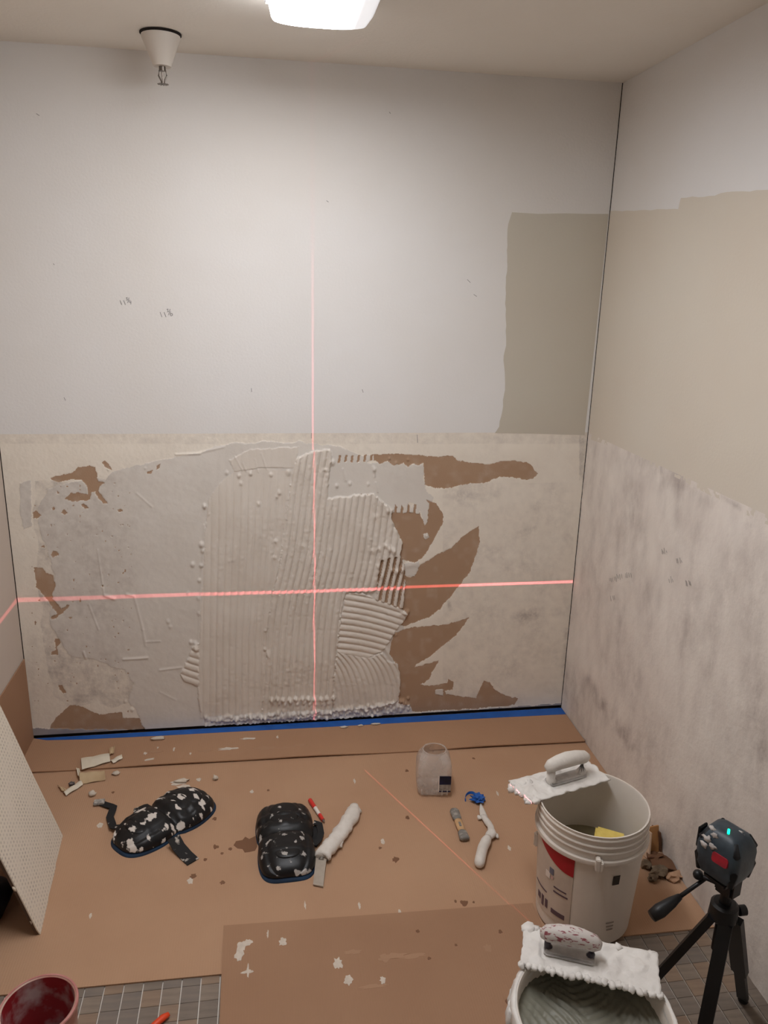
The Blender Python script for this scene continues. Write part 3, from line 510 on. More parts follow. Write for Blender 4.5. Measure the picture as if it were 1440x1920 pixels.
# ---------------- paper / plaster scraps, left ----------------
m_pap = mat('plaster_paper', (226, 218, 200), .85, (206, 190, 164), 12, .7); m_pap2 = mat('plaster_paper_tan', (206, 182, 146), .85, (184, 156, 120), 12, .7)
def curl(pts, z, h, roll, m, label, name='paper_scrap', seed=0, t=.0022):
    "scrap from a 4-corner outline, bent in the middle"
    a, b, c, d = [fl(x, y, z) for x, y in pts]; nu, nv = 12, 8; V = []
    for s in (0, 1):
        for j in range(nv+1):
            for i in range(nu+1):
                u, v = i/nu, j/nv; q = (a*(1-u)+b*u)*(1-v)+(d*(1-u)+c*u)*v
                zz_ = z+.001+h*(math.sin(v*math.pi)*(1-roll)+roll*v*v)+.003*abs(math.sin(u*5+seed)) + s*t
                V.append((q[0], q[1], zz_))
    n1 = (nu+1)*(nv+1); Fc = []
    for j in range(nv):
        for i in range(nu): k = j*(nu+1)+i; Fc.append((k, k+nu+1, k+nu+2, k+1)); Fc.append((n1+k, n1+k+1, n1+k+nu+2, n1+k+nu+1))
    for i in range(nu): Fc.append((i, i+1, n1+i+1, n1+i)); k = nv*(nu+1)+i; Fc.append((k+1, k, n1+k, n1+k+1))
    for j in range(nv): k = j*(nu+1); Fc.append((k+nu+1, k, n1+k, n1+k+nu+1)); k += nu; Fc.append((k, k+nu+1, n1+k+nu+1, n1+k))
    bm = bmesh.new(); vs = [bm.verts.new(v) for v in V]; [bm.faces.new([vs[i] for i in f]) for f in Fc]; bmesh.ops.recalc_face_normals(bm, faces=bm.faces[:])
    o = MB().bm(bm).obj(name, m, auto=True); return tag(o, label, 'scrap')
curl([(152, 1424), (205, 1414), (207, 1430), (154, 1446)], .0100, .008, .3, m_pap, 'white squarish paper scrap, top of the scrap heap at left', seed=1)
curl([(150, 1452), (196, 1450), (198, 1464), (150, 1472)], .0050, .020, 0, m_pap2, 'rolled tan paper scrap below the white square one', seed=2)
curl([(118, 1488), (150, 1466), (156, 1474), (124, 1494)], .0050, .010, .2, m_pap, 'long narrow curled scrap at lower left of the scrap heap', seed=3)
curl([(108, 1474), (118, 1480), (128, 1488), (116, 1486)], .0050, .009, .3, m_pap2, 'tiny tan tip of paper at the far left of the scraps', seed=4)
curl([(207, 1428), (228, 1416), (230, 1424), (212, 1434)], .0100, .006, .4, m_pap, 'small white paper tongue right of the square scrap', seed=5)
curl([(205, 1404), (216, 1401), (214, 1416), (206, 1418)], .0100, .012, .5, m_pap2, 'small upright tan flap behind the square scrap', seed=6)
curl([(143, 1442), (149, 1443), (152, 1462), (146, 1458)], .0100, .010, .5, m_pap, 'thin pale sliver at the left edge of the square scrap', seed=7)
crumb(135, 1473, .011, .009, .008, Zm+.0005, 'small dark grey lump among the paper scraps', m=mat('grey_lump', (120, 112, 108), .7, (50, 44, 40), 60, .9), name='rubble_lump', seed=8)
crumb(173, 1492, .013, .011, .010, Zm, 'white crumb left of the knee pad buckle', seed=9)
# ---------------- knee pads ----------------
m_shell = mat('black_shell', (20, 20, 22), .42, (216, 208, 200), 24, 1, thr=(.555, .59), spec=.35, detail=6, stretch=(1, 1.5, 1), bump=.0006, bscale=60)
m_shell2 = mat('black_shell_cleaner', (18, 18, 20), .4, (196, 190, 184), 34, .8, thr=(.60, .64), spec=.35, detail=6, bump=.0005, bscale=60)
m_foam = mat('blue_black_foam', (24, 40, 60), .8, (30, 62, 92), 14, .8); m_web = mat('black_webbing', (30, 29, 30), .8, (196, 188, 178), 40, .9, thr=(.60, .66))
m_bk2 = mat('grey_buckle', (120, 116, 112), .4, (200, 194, 186), 70, .8)
def dome(wfun, L, h, z0, nx=40, ny=22, ribs=None, e=2.6):
    "pad lying along local y, half-width wfun(v), v in -1..1"
    V = []; Fc = []
    for j in range(nx+1):
        v = -1+2*j/nx; vv = math.sin(v*math.pi/2); w = wfun(vv)*(max(0, 1-abs(vv)**e))**(1/e)+1e-4
        for i in range(ny+1):
            t = -1+2*i/ny; tt = math.sin(t*math.pi/2)
            z = h*(max(0, 1-abs(tt)**2.6))**.5*(max(0, 1-abs(vv)**3.2))**.5
            if ribs: z = max(0, z+ribs(tt, vv)*min(1, z/(.4*h)))
            V.append((tt*w, vv*L, z0+z))
    n1 = len(V); V += [(x, y, z0-.001) for x, y, z in V]
    for j in range(nx):
        for i in range(ny): k = j*(ny+1)+i; Fc.append((k, k+1, k+ny+2, k+ny+1)); Fc.append((n1+k, n1+k+ny+1, n1+k+ny+2, n1+k+1))
    for j in range(nx): k = j*(ny+1); Fc.append((k, k+ny+1, n1+k+ny+1, n1+k)); k += ny; Fc.append((k, n1+k, n1+k+ny+1, k+ny+1))
    return MB().add(V, Fc)
def kneepad(loc, rz, L, w1, w2, label, shell, e=2.6, waist=.20):
    t = thing('knee_pad', (loc[0], loc[1], Zm), label, 'knee pad', None, rz)
    wf = lambda v: (w1 if v > 0 else w2)*(1-waist*math.exp(-(v/.22)**2))
    dome(lambda v: wf(v)+.002, L+.003, .024, .001, e=e).obj('foam_pad', m_foam, t, smooth=True)
    rb = lambda x, y: -.016*math.exp(-((y+.02)/.07)**2)+.004*math.exp(-((y-.42)/.05)**2)-.005*math.exp(-((y-.3)/.04)**2)+.004*math.cos(x*9)*(y > .1)*.5-.006*math.exp(-((abs(x)-.68)/.08)**2)*(abs(y) > .12)+.003*math.exp(-((y+.55)/.05)**2)
    dome(wf, L-.004, .050, .014, ribs=rb, nx=60, ny=36, e=e).obj('shell', shell, t, smooth=True)
    dome(lambda v: wf(v)*.55, L*.36, .012, .052, nx=24, ny=14).obj('cap', shell, t, smooth=True).location = (0, L*.42, 0)
    dome(lambda v: wf(v)*.5, L*.30, .009, .052, nx=24, ny=14).obj('cap', shell, t, smooth=True).location = (0, -L*.46, 0)
    return t
aL = fl(232, 1572, Zm); bL = fl(384, 1510, Zm); cL = (aL+bL)/2
ang = math.atan2(bL[1]-aL[1], bL[0]-aL[0])-math.pi/2
kl = kneepad((.570, -.575), -.83, .178, .098, .090, 'black knee pad splashed with white mortar, with buckle strap, left of the other', m_shell, 3.0, .12)
kr = kneepad((.966, -.718), .03, .172, .094, .090, 'cleaner black knee pad beside the mortar-caked scraper', m_shell2, 4.2, .05)
def loc_in(t, P):
    c, s = math.cos(-t.rotation_euler[2]), math.sin(-t.rotation_euler[2]); x, y = P[0]-t.location[0], P[1]-t.location[1]; return (x*c-y*s, x*s+y*c, P[2]-t.location[2])
def pstrap(t, pts, w, m=m_web, name='strap'):
    P = [Vector(loc_in(t, fl(x, y, Zm+h)[:3])) for x, y, h in pts]; Q = []
    for a, b in zip(P[:-1], P[1:]):
        for k in range(4): Q.append(a.lerp(b, k/4))
    Q.append(P[-1]); return MB().strap(Q, w, .003).obj(name, m, t, auto=True)
pstrap(kl, [(232, 1552, .03), (212, 1550, .012), (206, 1532, .006), (213, 1513, .008), (196, 1508, .006), (180, 1502, .004)], .024)
bk = fl(186, 1504, Zm+.008); q = loc_in(kl, bk); MB().box(q, (.035, .028, .008), (0, 0, .9), bev=.002).box((q[0]+.01, q[1]+.004, q[2]+.005), (.012, .02, .004), (0, 0, .9), bev=.001).obj('buckle', m_bk2, kl)
pstrap(kl, [(288, 1520, .045), (272, 1511, .03), (256, 1518, .012), (258, 1530, .02)], .022)
pstrap(kl, [(325, 1570, .03), (335, 1588, .012), (348, 1603, .004), (362, 1616, .003)], .042)
pstrap(kr, [(588, 1542, .02), (599, 1545, .016), (602, 1562, .014), (597, 1576, .012), (588, 1584, .012)], .020)
pstrap(kr, [(584, 1550, .01), (592, 1562, .008), (592, 1574, .006), (586, 1586, .005)], .030)
# ---------------- small tools on the cardboard ----------------
m_cake = mat('caked_mortar', (226, 220, 212), .7, (208, 200, 190), 30, .6, bump=.002, bscale=80); m_steel = mat('steel', (140, 134, 126), .35, (170, 160, 148), 30, .5, metal=.6)
sc = thing('scraper', fl(620, 1590, Zm), 'scraper caked in white mortar beside the right knee pad', 'scraper'); L0 = Vector(sc.location)
def P3(px, py, z): return Vector(fl(px, py, z))-L0
def path(pts, k=5):
    Q = []
    for a, b in zip(pts[:-1], pts[1:]):
        for i in range(k): Q.append(a.lerp(b, i/k))
    return Q+[pts[-1]]
hp = path([P3(664, 1512, Zm+.012), P3(661, 1528, Zm+.014), P3(642, 1558, Zm+.016), P3(622, 1584, Zm+.018), P3(605, 1604, Zm+.018), P3(602, 1614, Zm+.014)])
MB().tube(hp, [.010+.001*math.sin(i) for i in range(len(hp))], 10).obj('handle', m_steel, sc, smooth=True)
rd = [.014+.012*min(1, i/4)+.0015*math.sin(i*1.3)+.0012*math.sin(i*2.9+1) for i in range(len(hp))]
MB().tube([h+Vector((.002*math.sin(i*2.3), .002*math.cos(i*1.7), .002)) for i, h in enumerate(hp[:-2])], rd[:-2], 14, flat=.72).obj('mortar_crust', m_cake, sc, smooth=True)
MB().blob(P3(671, 1519, Zm+.010), (.011, .02, .009), 2, .3, 3).obj('mortar_lump', m_cake, sc, smooth=True); MB().blob(P3(656, 1534, Zm+.012), (.012, .014, .010), 2, .3, 5).obj('mortar_lump', m_cake, sc, smooth=True); MB().blob(P3(634, 1582, Zm+.012), (.016, .018, .012), 2, .3, 6).obj('mortar_lump', m_cake, sc, smooth=True)
bl = [P3(593, 1603, Zm+.016), P3(612, 1613, Zm+.016), P3(606, 1664, Zm+.003), P3(587, 1660, Zm+.003)]
MB().add([tuple(v) for v in bl]+[tuple(v+Vector((0, 0, .004))) for v in bl], [(0, 1, 2, 3)[::-1], (4, 5, 6, 7), (0, 1, 5, 4), (1, 2, 6, 5), (2, 3, 7, 6), (3, 0, 4, 7)]).obj('blade', mat('dull_blade', (176, 164, 150), .5, (150, 138, 124), 30, .6), sc)
# margin trowel, right
mt = thing('margin_trowel', fl(910, 1580, Zm), 'white caked margin trowel with bent neck beside the utility knife', 'trowel'); L0 = Vector(mt.location)
hp = path([P3(898, 1625, Zm+.014), P3(900, 1612, Zm+.017), P3(905, 1590, Zm+.018), P3(915, 1570, Zm+.018)], 5)
MB().tube(hp, [.006, .012, .0155, .0165]+[.0168]*(len(hp)-6)+[.015, .012], 14).obj('handle', m_cake, mt, smooth=True)
hp = path([P3(915, 1570, Zm+.016), P3(922, 1562, Zm+.016), P3(920, 1550, Zm+.014), P3(913, 1540, Zm+.012), P3(906, 1530, Zm+.010)], 4)
MB().tube(hp, [.012, .014, .016, .017, .016, .014, .012, .011, .011, .011, .012, .012, .012, .011, .011, .010, .010], 12, flat=.7).obj('neck', m_cake, mt, smooth=True)
hp = path([P3(908, 1534, Zm+.008), P3(904, 1520, Zm+.006), P3(901, 1506, Zm+.004)], 4)
MB().tube(hp, [.013, .013, .012, .011, .010, .008, .006, .004, .002], 10, flat=.35).obj('blade', m_cake, mt, smooth=True)
MB().blob(P3(899, 1533, Zm+.008), (.008, .010, .006), 2, .3, 2).obj('mortar_lump', m_cake, mt, smooth=True); MB().blob(P3(931, 1567, Zm+.010), (.007, .010, .006), 2, .3, 4).obj('mortar_lump', m_cake, mt, smooth=True)
# utility knife
kn = thing('utility_knife', fl(861, 1545, Zm), 'grey utility knife with a tan middle, below the clear jug', 'knife'); L0 = Vector(kn.location)
a = P3(851, 1518, Zm+.011); b = P3(872, 1574, Zm+.011); m_kg = mat('knife_grey', (128, 124, 118), .45, (180, 172, 162), 60, .8, thr=(.5, .65)); m_kt = mat('knife_tan', (196, 156, 112), .6, (212, 180, 140), 40, .5)
def kpart(t0, t1, w0, w1, name, m, hz=.6):
    P = [a.lerp(b, t0+(t1-t0)*k/6) for k in range(7)]; MB().tube(P, [w0*.75]+[w0+(w1-w0)*k/6 for k in range(1, 6)]+[w1*.75], 12, flat=hz).obj(name, m, kn, smooth=True)
kpart(0, .36, .017, .015, 'nose', m_kg); kpart(.34, .74, .014, .013, 'grip', m_kt); kpart(.72, 1, .015, .018, 'tail', m_kg)
c = a.lerp(b, .56); MB().box((c.x, c.y, c.z+.007), (.008, .022, .004), (0, 0, math.atan2((b-a).y, (b-a).x)+1.57), bev=.001).obj('slider', m_kg, kn)
# marker
mk = thing('marker', fl(594, 1519, Zm), 'small red and white marker above the right knee pad', 'marker'); L0 = Vector(mk.location); a = P3(581, 1500, Zm+.008); b = P3(608, 1541, Zm+.008)
m_red = mat('red_plastic', (214, 52, 44), .35); m_wp = mat('white_plastic', (232, 222, 214), .4); m_gt = mat('grey_tip', (110, 92, 84), .6)
for t0, t1, r, nme, m in ((0, .38, .0072, 'cap', m_red), (.38, .40, .0075, 'ring', m_wp), (.40, .68, .0066, 'barrel', m_wp), (.68, .92, .0064, 'grip', m_red), (.92, 1, .004, 'tip', m_gt)):
    MB().tube([a.lerp(b, t0), a.lerp(b, (t0+t1)/2), a.lerp(b, t1)], [r, r, r*(.95 if nme != 'tip' else .4)], 12).obj(nme, m, mk, auto=True)
# crumpled blue tape
bt = thing('crumpled_tape', fl(892, 1497, Zm), 'crumpled wad of blue masking tape at the tip of the margin trowel', 'tape'); L0 = Vector(bt.location)
MB().blob(P3(897, 1497, Zm+.013), (.022, .017, .012), 3, .45, 8, 6, -.012).obj('wad', m_tape, bt)
cp = [P3(883+11*math.cos(t)*-1, 1497-11*math.sin(t), Zm+.006+.008*math.sin(t)) for t in np.linspace(-.5, 2.4, 10)]
MB().strap(cp, .010, .001, (0.2, .3, 1)).obj('curl', m_tape, bt)
# orange tip at the bottom edge
ot = fl(300, 1916, 0); tw = thing('orange_clip', (ot[0], ot[1], 0), 'orange plastic tip on the tiles at the bottom edge', 'clip'); m_or = mat('orange_plastic', (226, 74, 34), .4)
MB().tube([(.020, .012, .008), (.008, .003, .009), (-.01, -.014, .009), (-.03, -.035, .008)], [.006, .009, .0085, .008], 10, flat=.8).obj('tip', m_or, tw, smooth=True)
MB().tube([(-.03, -.035, .008), (-.04, -.075, .008)], [.006, .005], 10).obj('shank', m_or, tw, smooth=True)
# ---------------- clear jug ----------------
m_jug = bpy.data.materials.new('milky_plastic'); m_jug.use_nodes = True; n = m_jug.node_tree.nodes; l = m_jug.node_tree.links; p = n['Principled BSDF']
p.inputs['Base Color'].default_value = (*lin((222, 212, 204)), 1); p.inputs['Roughness'].default_value = .25; p.inputs['Alpha'].default_value = .40
nz = n.new('ShaderNodeTexNoise'); nz.inputs['Scale'].default_value = 18; tc = n.new('ShaderNodeTexCoord'); l.new(tc.outputs['Object'], nz.inputs['Vector']); mr = n.new('ShaderNodeMapRange'); mr.inputs[1].default_value = .35; mr.inputs[2].default_value = .7; mr.inputs[3].default_value = .20; mr.inputs[4].default_value = .50; l.new(nz.outputs[0], mr.inputs[0]); l.new(mr.outputs[0], p.inputs['Alpha'])
jg = thing('plastic_jug', (1.500, -.490, Zm), 'clear milky plastic jug with cut-off top and dark label', 'jug', None, -.12)
def rsq(w, d, r, z, n=8):
    out = []
    for cx_, cy_, a0 in ((w-r, d-r, 0), (-w+r, d-r, 90), (-w+r, -d+r, 180), (w-r, -d+r, 270)):
        for i in range(n+1): t = math.radians(a0+90*i/n); out.append((cx_+r*math.cos(t), cy_+r*math.sin(t), z))
    return out
def loft(secs, cap0=True, cap1=False):
    V = []; Fc = []; k = len(secs[0])
    for s_ in secs: V += s_
    for i in range(len(secs)-1):
        for j in range(k): j2 = (j+1) % k; Fc.append((i*k+j, i*k+j2, (i+1)*k+j2, (i+1)*k+j))
    if cap0: Fc.append(tuple(range(k))[::-1])
    if cap1: Fc.append(tuple((len(secs)-1)*k+j for j in range(k)))
    return MB().add(V, Fc)
JP = [(.044, .040, .02, .0), (.056, .050, .022, .006), (.060, .054, .022, .02), (.062, .056, .022, .05), (.062, .056, .022, .10), (.060, .054, .026, .118), (.055, .050, .03, .136), (.047, .043, .03, .150), (.041, .037, .028, .160)]
jo = loft([rsq(w, d, r, z+.001) for w, d, r, z in JP]).obj('body', m_jug, jg, auto=True); sd = jo.modifiers.new('wall', 'SOLIDIFY'); sd.thickness = .0012
MB().tube([(.041*math.cos(a), .037*math.sin(a), .161) for a in np.linspace(0, 6.2832, 25)], .0022, 6, cap=False).obj('rim', m_jug, jg, smooth=True)
for k in range(6): MB().tube([(-.045+.018*k, -.0575, .012), (-.045+.018*k, -.0575, .035)], .0022, 6).obj('rib', m_jug, jg, smooth=True)
m_lab = mat('label_dark', (14, 16, 34), .4, (24, 34, 84), 20, .6); m_labw = mat('label_grey', (168, 160, 152), .5, (120, 112, 106), 90, .8)
MB().box((.036, -.0580, .073), (.042, .0010, .034)).obj('label', m_lab, jg); MB().box((.036, -.0580, .043), (.042, .0010, .024)).obj('label_panel', m_labw, jg); MB().box((.014, -.0583, .058), (.003, .0012, .062)).obj('label_edge', m_wp, jg); MB().box((.036, -.0580, .028), (.042, .0010, .005)).obj('label_foot', m_lab, jg)
# ---------------- buckets ----------------
m_pail = mat('white_pail', (226, 218, 208), .45, (210, 198, 186), 6, .5, spec=.5); m_pail_in = m_pail
m_redlab = mat('red_label', (176, 28, 40), .45, (150, 20, 34), 20, .5)
def pail_body(t, R0, R1, h, m, name='body'):
    MB().lathe([(.0005, .001), (R0-.006, .001), (R0, .008), (R0+(R1-R0)*.2, h*.2), (R1-.004, h-.10), (R1-.002, h-.004), (R1, h), (R1-.004, h), (R1-.007, h-.006), (R1-.009, h-.10), (R0-.006, .010), (.0005, .008)], seg=64).obj(name, m, t, auto=True)
def ring(t, R, z, w, hh_, m, name='ring'):
    MB().lathe([(R, z-hh_/2), (R+w, z-hh_/2), (R+w+.001, z), (R+w, z+hh_/2), (R, z+hh_/2)], seg=64).obj(name, m, t, auto=True)
def wrap(R0, R1, h, z0, z1, a0, a1, off, m, t, name, zf=None, n=24):
    "label patch bent round the pail wall"
    V = []; Fc = []
    for k, o_ in enumerate((off, off+.0008)):
        for i in range(n+1):
            a = math.radians(a0+(a1-a0)*i/n); zz0, zz1 = (z0, z1) if zf is None else zf(i/n)
            for z in (zz0, zz1): R = R0+(R1-.004-R0)*min(1, z/(h-.10))+o_; V.append((R*math.cos(a), R*math.sin(a), z))
    b = 2*(n+1)
    for i in range(n): k = 2*i; Fc.append((b+k, b+k+2, b+k+3, b+k+1)); Fc.append((k, k+1, k+3, k+2)); Fc.append((k+1, b+k+1, b+k+3, k+3)); Fc.append((k, k+2, b+k+2, b+k))
    Fc += [(0, b, b+1, 1), (2*n, 2*n+1, b+2*n+1, b+2*n)]
    return MB().add(V, Fc).obj(name, m, t)
b1 = thing('bucket', (1.813, -1.108, Zm), 'white five-gallon bucket with red label near the right wall', 'bucket'); R0, R1, hb = .132, .150, .372
pail_body(b1, R0, R1, hb, m_pail)
for z, w in ((hb-.012, .004), (hb-.032, .0045), (hb-.050, .0045), (hb-.078, .009)): ring(b1, R1-.003, z, w, .006 if z > hb-.07 else .012, m_pail)
# camera-facing azimuth about -104 deg (towards -y, slightly -x)
wrap(R0, R1, hb, .05, .285, 168, 231, .0012, mat('label_paper', (214, 200, 186), .55, (188, 172, 158), 14, .6), b1, 'label')
wrap(R0, R1, hb, 0, 0, 176, 231, .0022, m_redlab, b1, 'red_band', zf=lambda u: (.2835-.058*math.sin(u*math.pi/2)**1.3, .2845))
wrap(R0, R1, hb, .272, .284, 318, 345, .0012, m_redlab, b1, 'red_trim')
m_txt = mat('label_print', (96, 76, 84), .6); m_blue = mat('blue_print', (112, 112, 128), .6); m_pink = mat('pink_print', (196, 160, 152), .6)
for a0, a1, z0, z1, m in ((217, 223, .196, .216, m_blue), (211, 218, .176, .196, m_wp), (219, 223, .182, .190, m_pink), (196, 202, .075, .095, m_txt), (205, 209, .065, .1, m_txt), (212, 216, .07, .098, m_txt), (222, 240, .07, .085, m_txt), (224, 242, .145, .150, m_txt), (224, 240, .160, .164, m_txt), (190, 214, .12, .124, m_txt)):
    wrap(R0, R1, hb, z0, z1, a0-15, a1-15, .0024, m, b1, 'label_print', n=5)
wrap(R0, R1, hb, .218, .248, 272, 280, .0014, mat('dark_square', (58, 50, 44), .6), b1, 'dark_square', n=4)
for k in range(3): wrap(R0, R1, hb, .06+.012*k, .064+.012*k, 274-k, 282, .0014, mat('moulded_mark_%d' % k, (150, 136, 126), .6), b1, 'moulded_mark', n=3)
a = math.radians(253); MB().box(((R1+.006)*math.cos(a), (R1+.006)*math.sin(a), hb-.075), (.004+.02, .012, .036), (0, 0, a), bev=.002).box(((R1+.006)*math.cos(a+.06), (R1+.006)*math.sin(a+.06), hb-.080), (.02, .010, .026), (0, 0, a), bev=.002).obj('handle_boss', m_pail, b1)
for aa, nm in ((166, 'handle_boss'),):
    a = math.radians(aa); MB().box(((R1-.002)*math.cos(a), (R1-.002)*math.sin(a), .235), (.014, .016, .046), (0, 0, a), bev=.004).obj(nm, m_pail, b1, auto=True)
m_wat = mat('murky_water', (136, 126, 100), .12, (120, 110, 86), 6, .5)
MB().lathe([(.0005, .19), (.138, .19), (.138, .186), (.0005, .186)], seg=48).obj('murky_water', m_wat, b1)['kind'] = 'stuff'
m_spo = mat('yellow_sponge', (232, 206, 112), .9, (214, 184, 88), 40, .6, bump=.002, bscale=160)
spc = ray(1138, 1553, 2, .245)
spo = thing('sponge', (spc[0]-.010, spc[1]-.040, Zm+.192), 'yellow sponge floating in the white bucket with the red label', 'sponge', None, -.5)
MB().box((0, 0, .030), (.085, .065, .050), (.12, .05, 0), bev=.006).obj('foam_block', m_spo, spo, auto=True)
# notched trowel caked in mortar
m_wet = mat('white_mortar_cake', (232, 228, 222), .5, (214, 208, 202), 26, .6, bump=.003, bscale=55); m_greyh = mat('smeared_steel', (160, 156, 152), .4, (206, 202, 198), 24, .8, metal=.2)
def cake(fn, nx, ny, m, name, parent):
    "closed lumpy slab: fn(u,v)->(x,y,z0,z1), u,v in -1..1"
    V = []; Fc = []
    for s in (1, 0):
        for j in range(ny+1):
            for i in range(nx+1): x, y, z0, z1_ = fn(-1+2*i/nx, -1+2*j/ny); V.append((x, y, z1_ if s else z0))
    n1 = (nx+1)*(ny+1)
    for j in range(ny):
        for i in range(nx): k = j*(nx+1)+i; Fc.append((k, k+1, k+nx+2, k+nx+1)); Fc.append((n1+k, n1+k+nx+1, n1+k+nx+2, n1+k+1))
    for i in range(nx): Fc.append((i, n1+i, n1+i+1, i+1)); k = ny*(nx+1)+i; Fc.append((k, k+1, n1+k+1, n1+k))
    for j in range(ny): k = j*(nx+1); Fc.append((k, k+nx+1, n1+k+nx+1, n1+k)); k += nx; Fc.append((k, n1+k, n1+k+nx+1, k+nx+1))
    return MB().add(V, Fc).obj(name, m, parent, smooth=True)
from mathutils import noise as mn
def nz3(x, y, s, k=0): return mn.noise(Vector((x*s, y*s, k*7.3)))
def trowel(loc, rz, label, hx, hl, coated, seed):
    t = thing('notched_trowel', loc, label, 'trowel', None, rz); L, Wd = .136, .050
    bl = MB(); bl.box((0, .004, .0015), (2*L, 2*Wd-.008, .002))
    nt = 21
    for k in range(nt): bl.box((-L+(k+.5)*2*L/nt, -Wd+.002, .0015), (2*L/nt*.55, .010, .002))
    bl.obj('blade', m_greyh, t)
    def f(u, v):
        x = u*(L+.004)*(1+.04*nz3(v, seed, 3)); y = v*(Wd+.004)*(1+.08*nz3(u, seed, 6)); 
        c = .0045+.007*max(0, nz3(x, y, 34, seed))+.006*max(0, nz3(x, y, 70, seed+1))+.010*max(0, abs(u)-.55)*(1 if seed else (u < 0))
        c *= (1-abs(v)**6*.5)
        if abs(x-hx) < hl/2+.01 and abs(v) < .55: c *= .45
        return x, y, .0028, .0028+c
    cake(f, 70, 30, m_wet, 'mortar_coat', t)
    HZ, HR, PW = (.070, 1.35, .013) if coated else (.054, 1.25, .007)
    m_h = m_cake if coated else mat('spattered_handle', (206, 198, 192), .5, (130, 30, 48), 60, .9, thr=(.56, .62), stretch=(1, 3, 3))
    for s in (-1, 1): 
        MB().tube([(hx+s*hl*.40, 0, .004), (hx+s*hl*.46, 0, .02), (hx+s*hl*.46, 0, HZ-.012)], [PW+.004, PW, PW], 10).obj('post', m_wet if coated else mat('dark_post', (70, 64, 72), .5), t, smooth=True)
    pts = [(hx+hl*u_, 0, HZ-.028*u_*u_) for u_ in (-.62, -.5, -.25, 0, .25, .5, .62)]
    MB().tube(pts, [HR*v_ for v_ in (.007, .0135, .0155, .0165, .0155, .0135, .007)], 16).obj('handle', m_h, t, smooth=True)
    MB().box((hx, 0, .0095), (hl*1.05, .040, .010), bev=.004).obj('mount', m_greyh, t, auto=True)
    return t
t1 = trowel((1.748, -1.012, Zm+hb+.0015), .28, 'white caked notched trowel lying across the red-labelled bucket', .022, .120, True, 0)
lm = MB()
for k in range(16): lm.blob((-.136+random.uniform(-.022, .05), random.uniform(-.05, .05), .004), (random.uniform(.008, .014), random.uniform(.008, .013), random.uniform(.006, .011)), 2, .3, k)
lm.obj('mortar_lumps', m_wet, t1, smooth=True)['kind'] = 'stuff'
t2_c = (ray(985, 1776, 2, .385)+ray(1228, 1828, 2, .385))/2
# front bucket, full of mortar
b2 = thing('bucket', (1.545, -1.735, Zo), 'mortar-smeared bucket full of grey mortar at the bottom edge', 'bucket'); R1b = .154
pail_body(b2, .132, R1b, .372, m_pail)
for z in (.36, .34, .32, .294): ring(b2, R1b-.003, z, .0045 if z > .3 else .009, .007, m_pail)
V = []; Fc = []; ns, nr = 120, 10
for i in range(ns):
    a = 2*math.pi*i/ns
    for k in range(nr):
        th_ = 2*math.pi*k/nr; r_ = .008+.005*nz3(math.cos(a), math.sin(a), 4, k*.15)+.004*nz3(math.cos(a), math.sin(a), 11, k*.3); 
        hgt = .020+.022*max(0, nz3(math.cos(a), math.sin(a), 2.2, 3))
        V.append(((R1b+.001+r_*math.cos(th_))*math.cos(a), (R1b+.001+r_*math.cos(th_))*math.sin(a), .368-hgt*.7+hgt*math.sin(th_)))
for i in range(ns):
    for k in range(nr): Fc.append((i*nr+k, ((i+1) % ns)*nr+k, ((i+1) % ns)*nr+(k+1) % nr, i*nr+(k+1) % nr))
MB().add(V, Fc).obj('rim_smear', m_wet, b2, smooth=True)
dr = MB()
for k in range(26):
    a = math.radians(random.uniform(90, 330)); r_ = R1b+.003; dr.tube([(r_*math.cos(a), r_*math.sin(a), .355), ((r_+.002)*math.cos(a), (r_+.002)*math.sin(a), .33), (r_*math.cos(a+.02), r_*math.sin(a+.02), .30-random.uniform(0, .10))], [.010, .012, .004], 8)
dr.obj('drips', m_wet, b2, smooth=True)['kind'] = 'stuff'
m_wetm = mat('wet_grey_mortar', (136, 134, 120), .45, (120, 118, 104), 8, .5, bump=.0006, bscale=120)
V = []; Fc = []; nr, ns = 60, 120; Rm = .146
for j in range(nr+1):
    for i in range(ns):
        r_ = Rm*j/nr; a = 2*math.pi*i/ns; x, y = r_*math.cos(a), r_*math.sin(a)
        wv = max(0, min(1, (x+.02)/.04))
        s1 = abs(math.sin((x+.9*y*y/.15+.04*y)*150))**.6; s2 = abs(math.sin((y-.6*x*x/.15)*190))**.7
        V.append((x, y, .300+.010*(s1*(1-wv)+s2*wv*.6)+.02*(r_/Rm)**3*(1+.4*math.sin(a*3))+.004*nz3(x, y, 20)))
for j in range(nr):
    for i in range(ns): i2 = (i+1) % ns; Fc.append((j*ns+i, (j+1)*ns+i, (j+1)*ns+i2, j*ns+i2))
MB().add(V, Fc).obj('wet_mortar', m_wetm, b2, smooth=True)['kind'] = 'stuff'
t2 = trowel((t2_c[0], t2_c[1], Zo+.372+.004), -.40, 'wide mortar-covered notched trowel resting on the front bucket', -.042, .100, False, 3)
for k in range(22): MB().blob((-.136+.272*k/21+random.uniform(-.003, .003), -.052+random.uniform(-.003, .003), .004), (.008, .009, .006), 2, .3, k).obj('mortar_bead', m_wet, t2, smooth=True)
for k, (x, y, r) in enumerate(((-.128, .042, .017), (-.116, .047, .011), (.128, .044, .010), (.060, .048, .009))): MB().blob((x, y, .007), (r, r, r*.55), 2, .3, k).obj('mortar_lump', m_wet, t2, smooth=True)
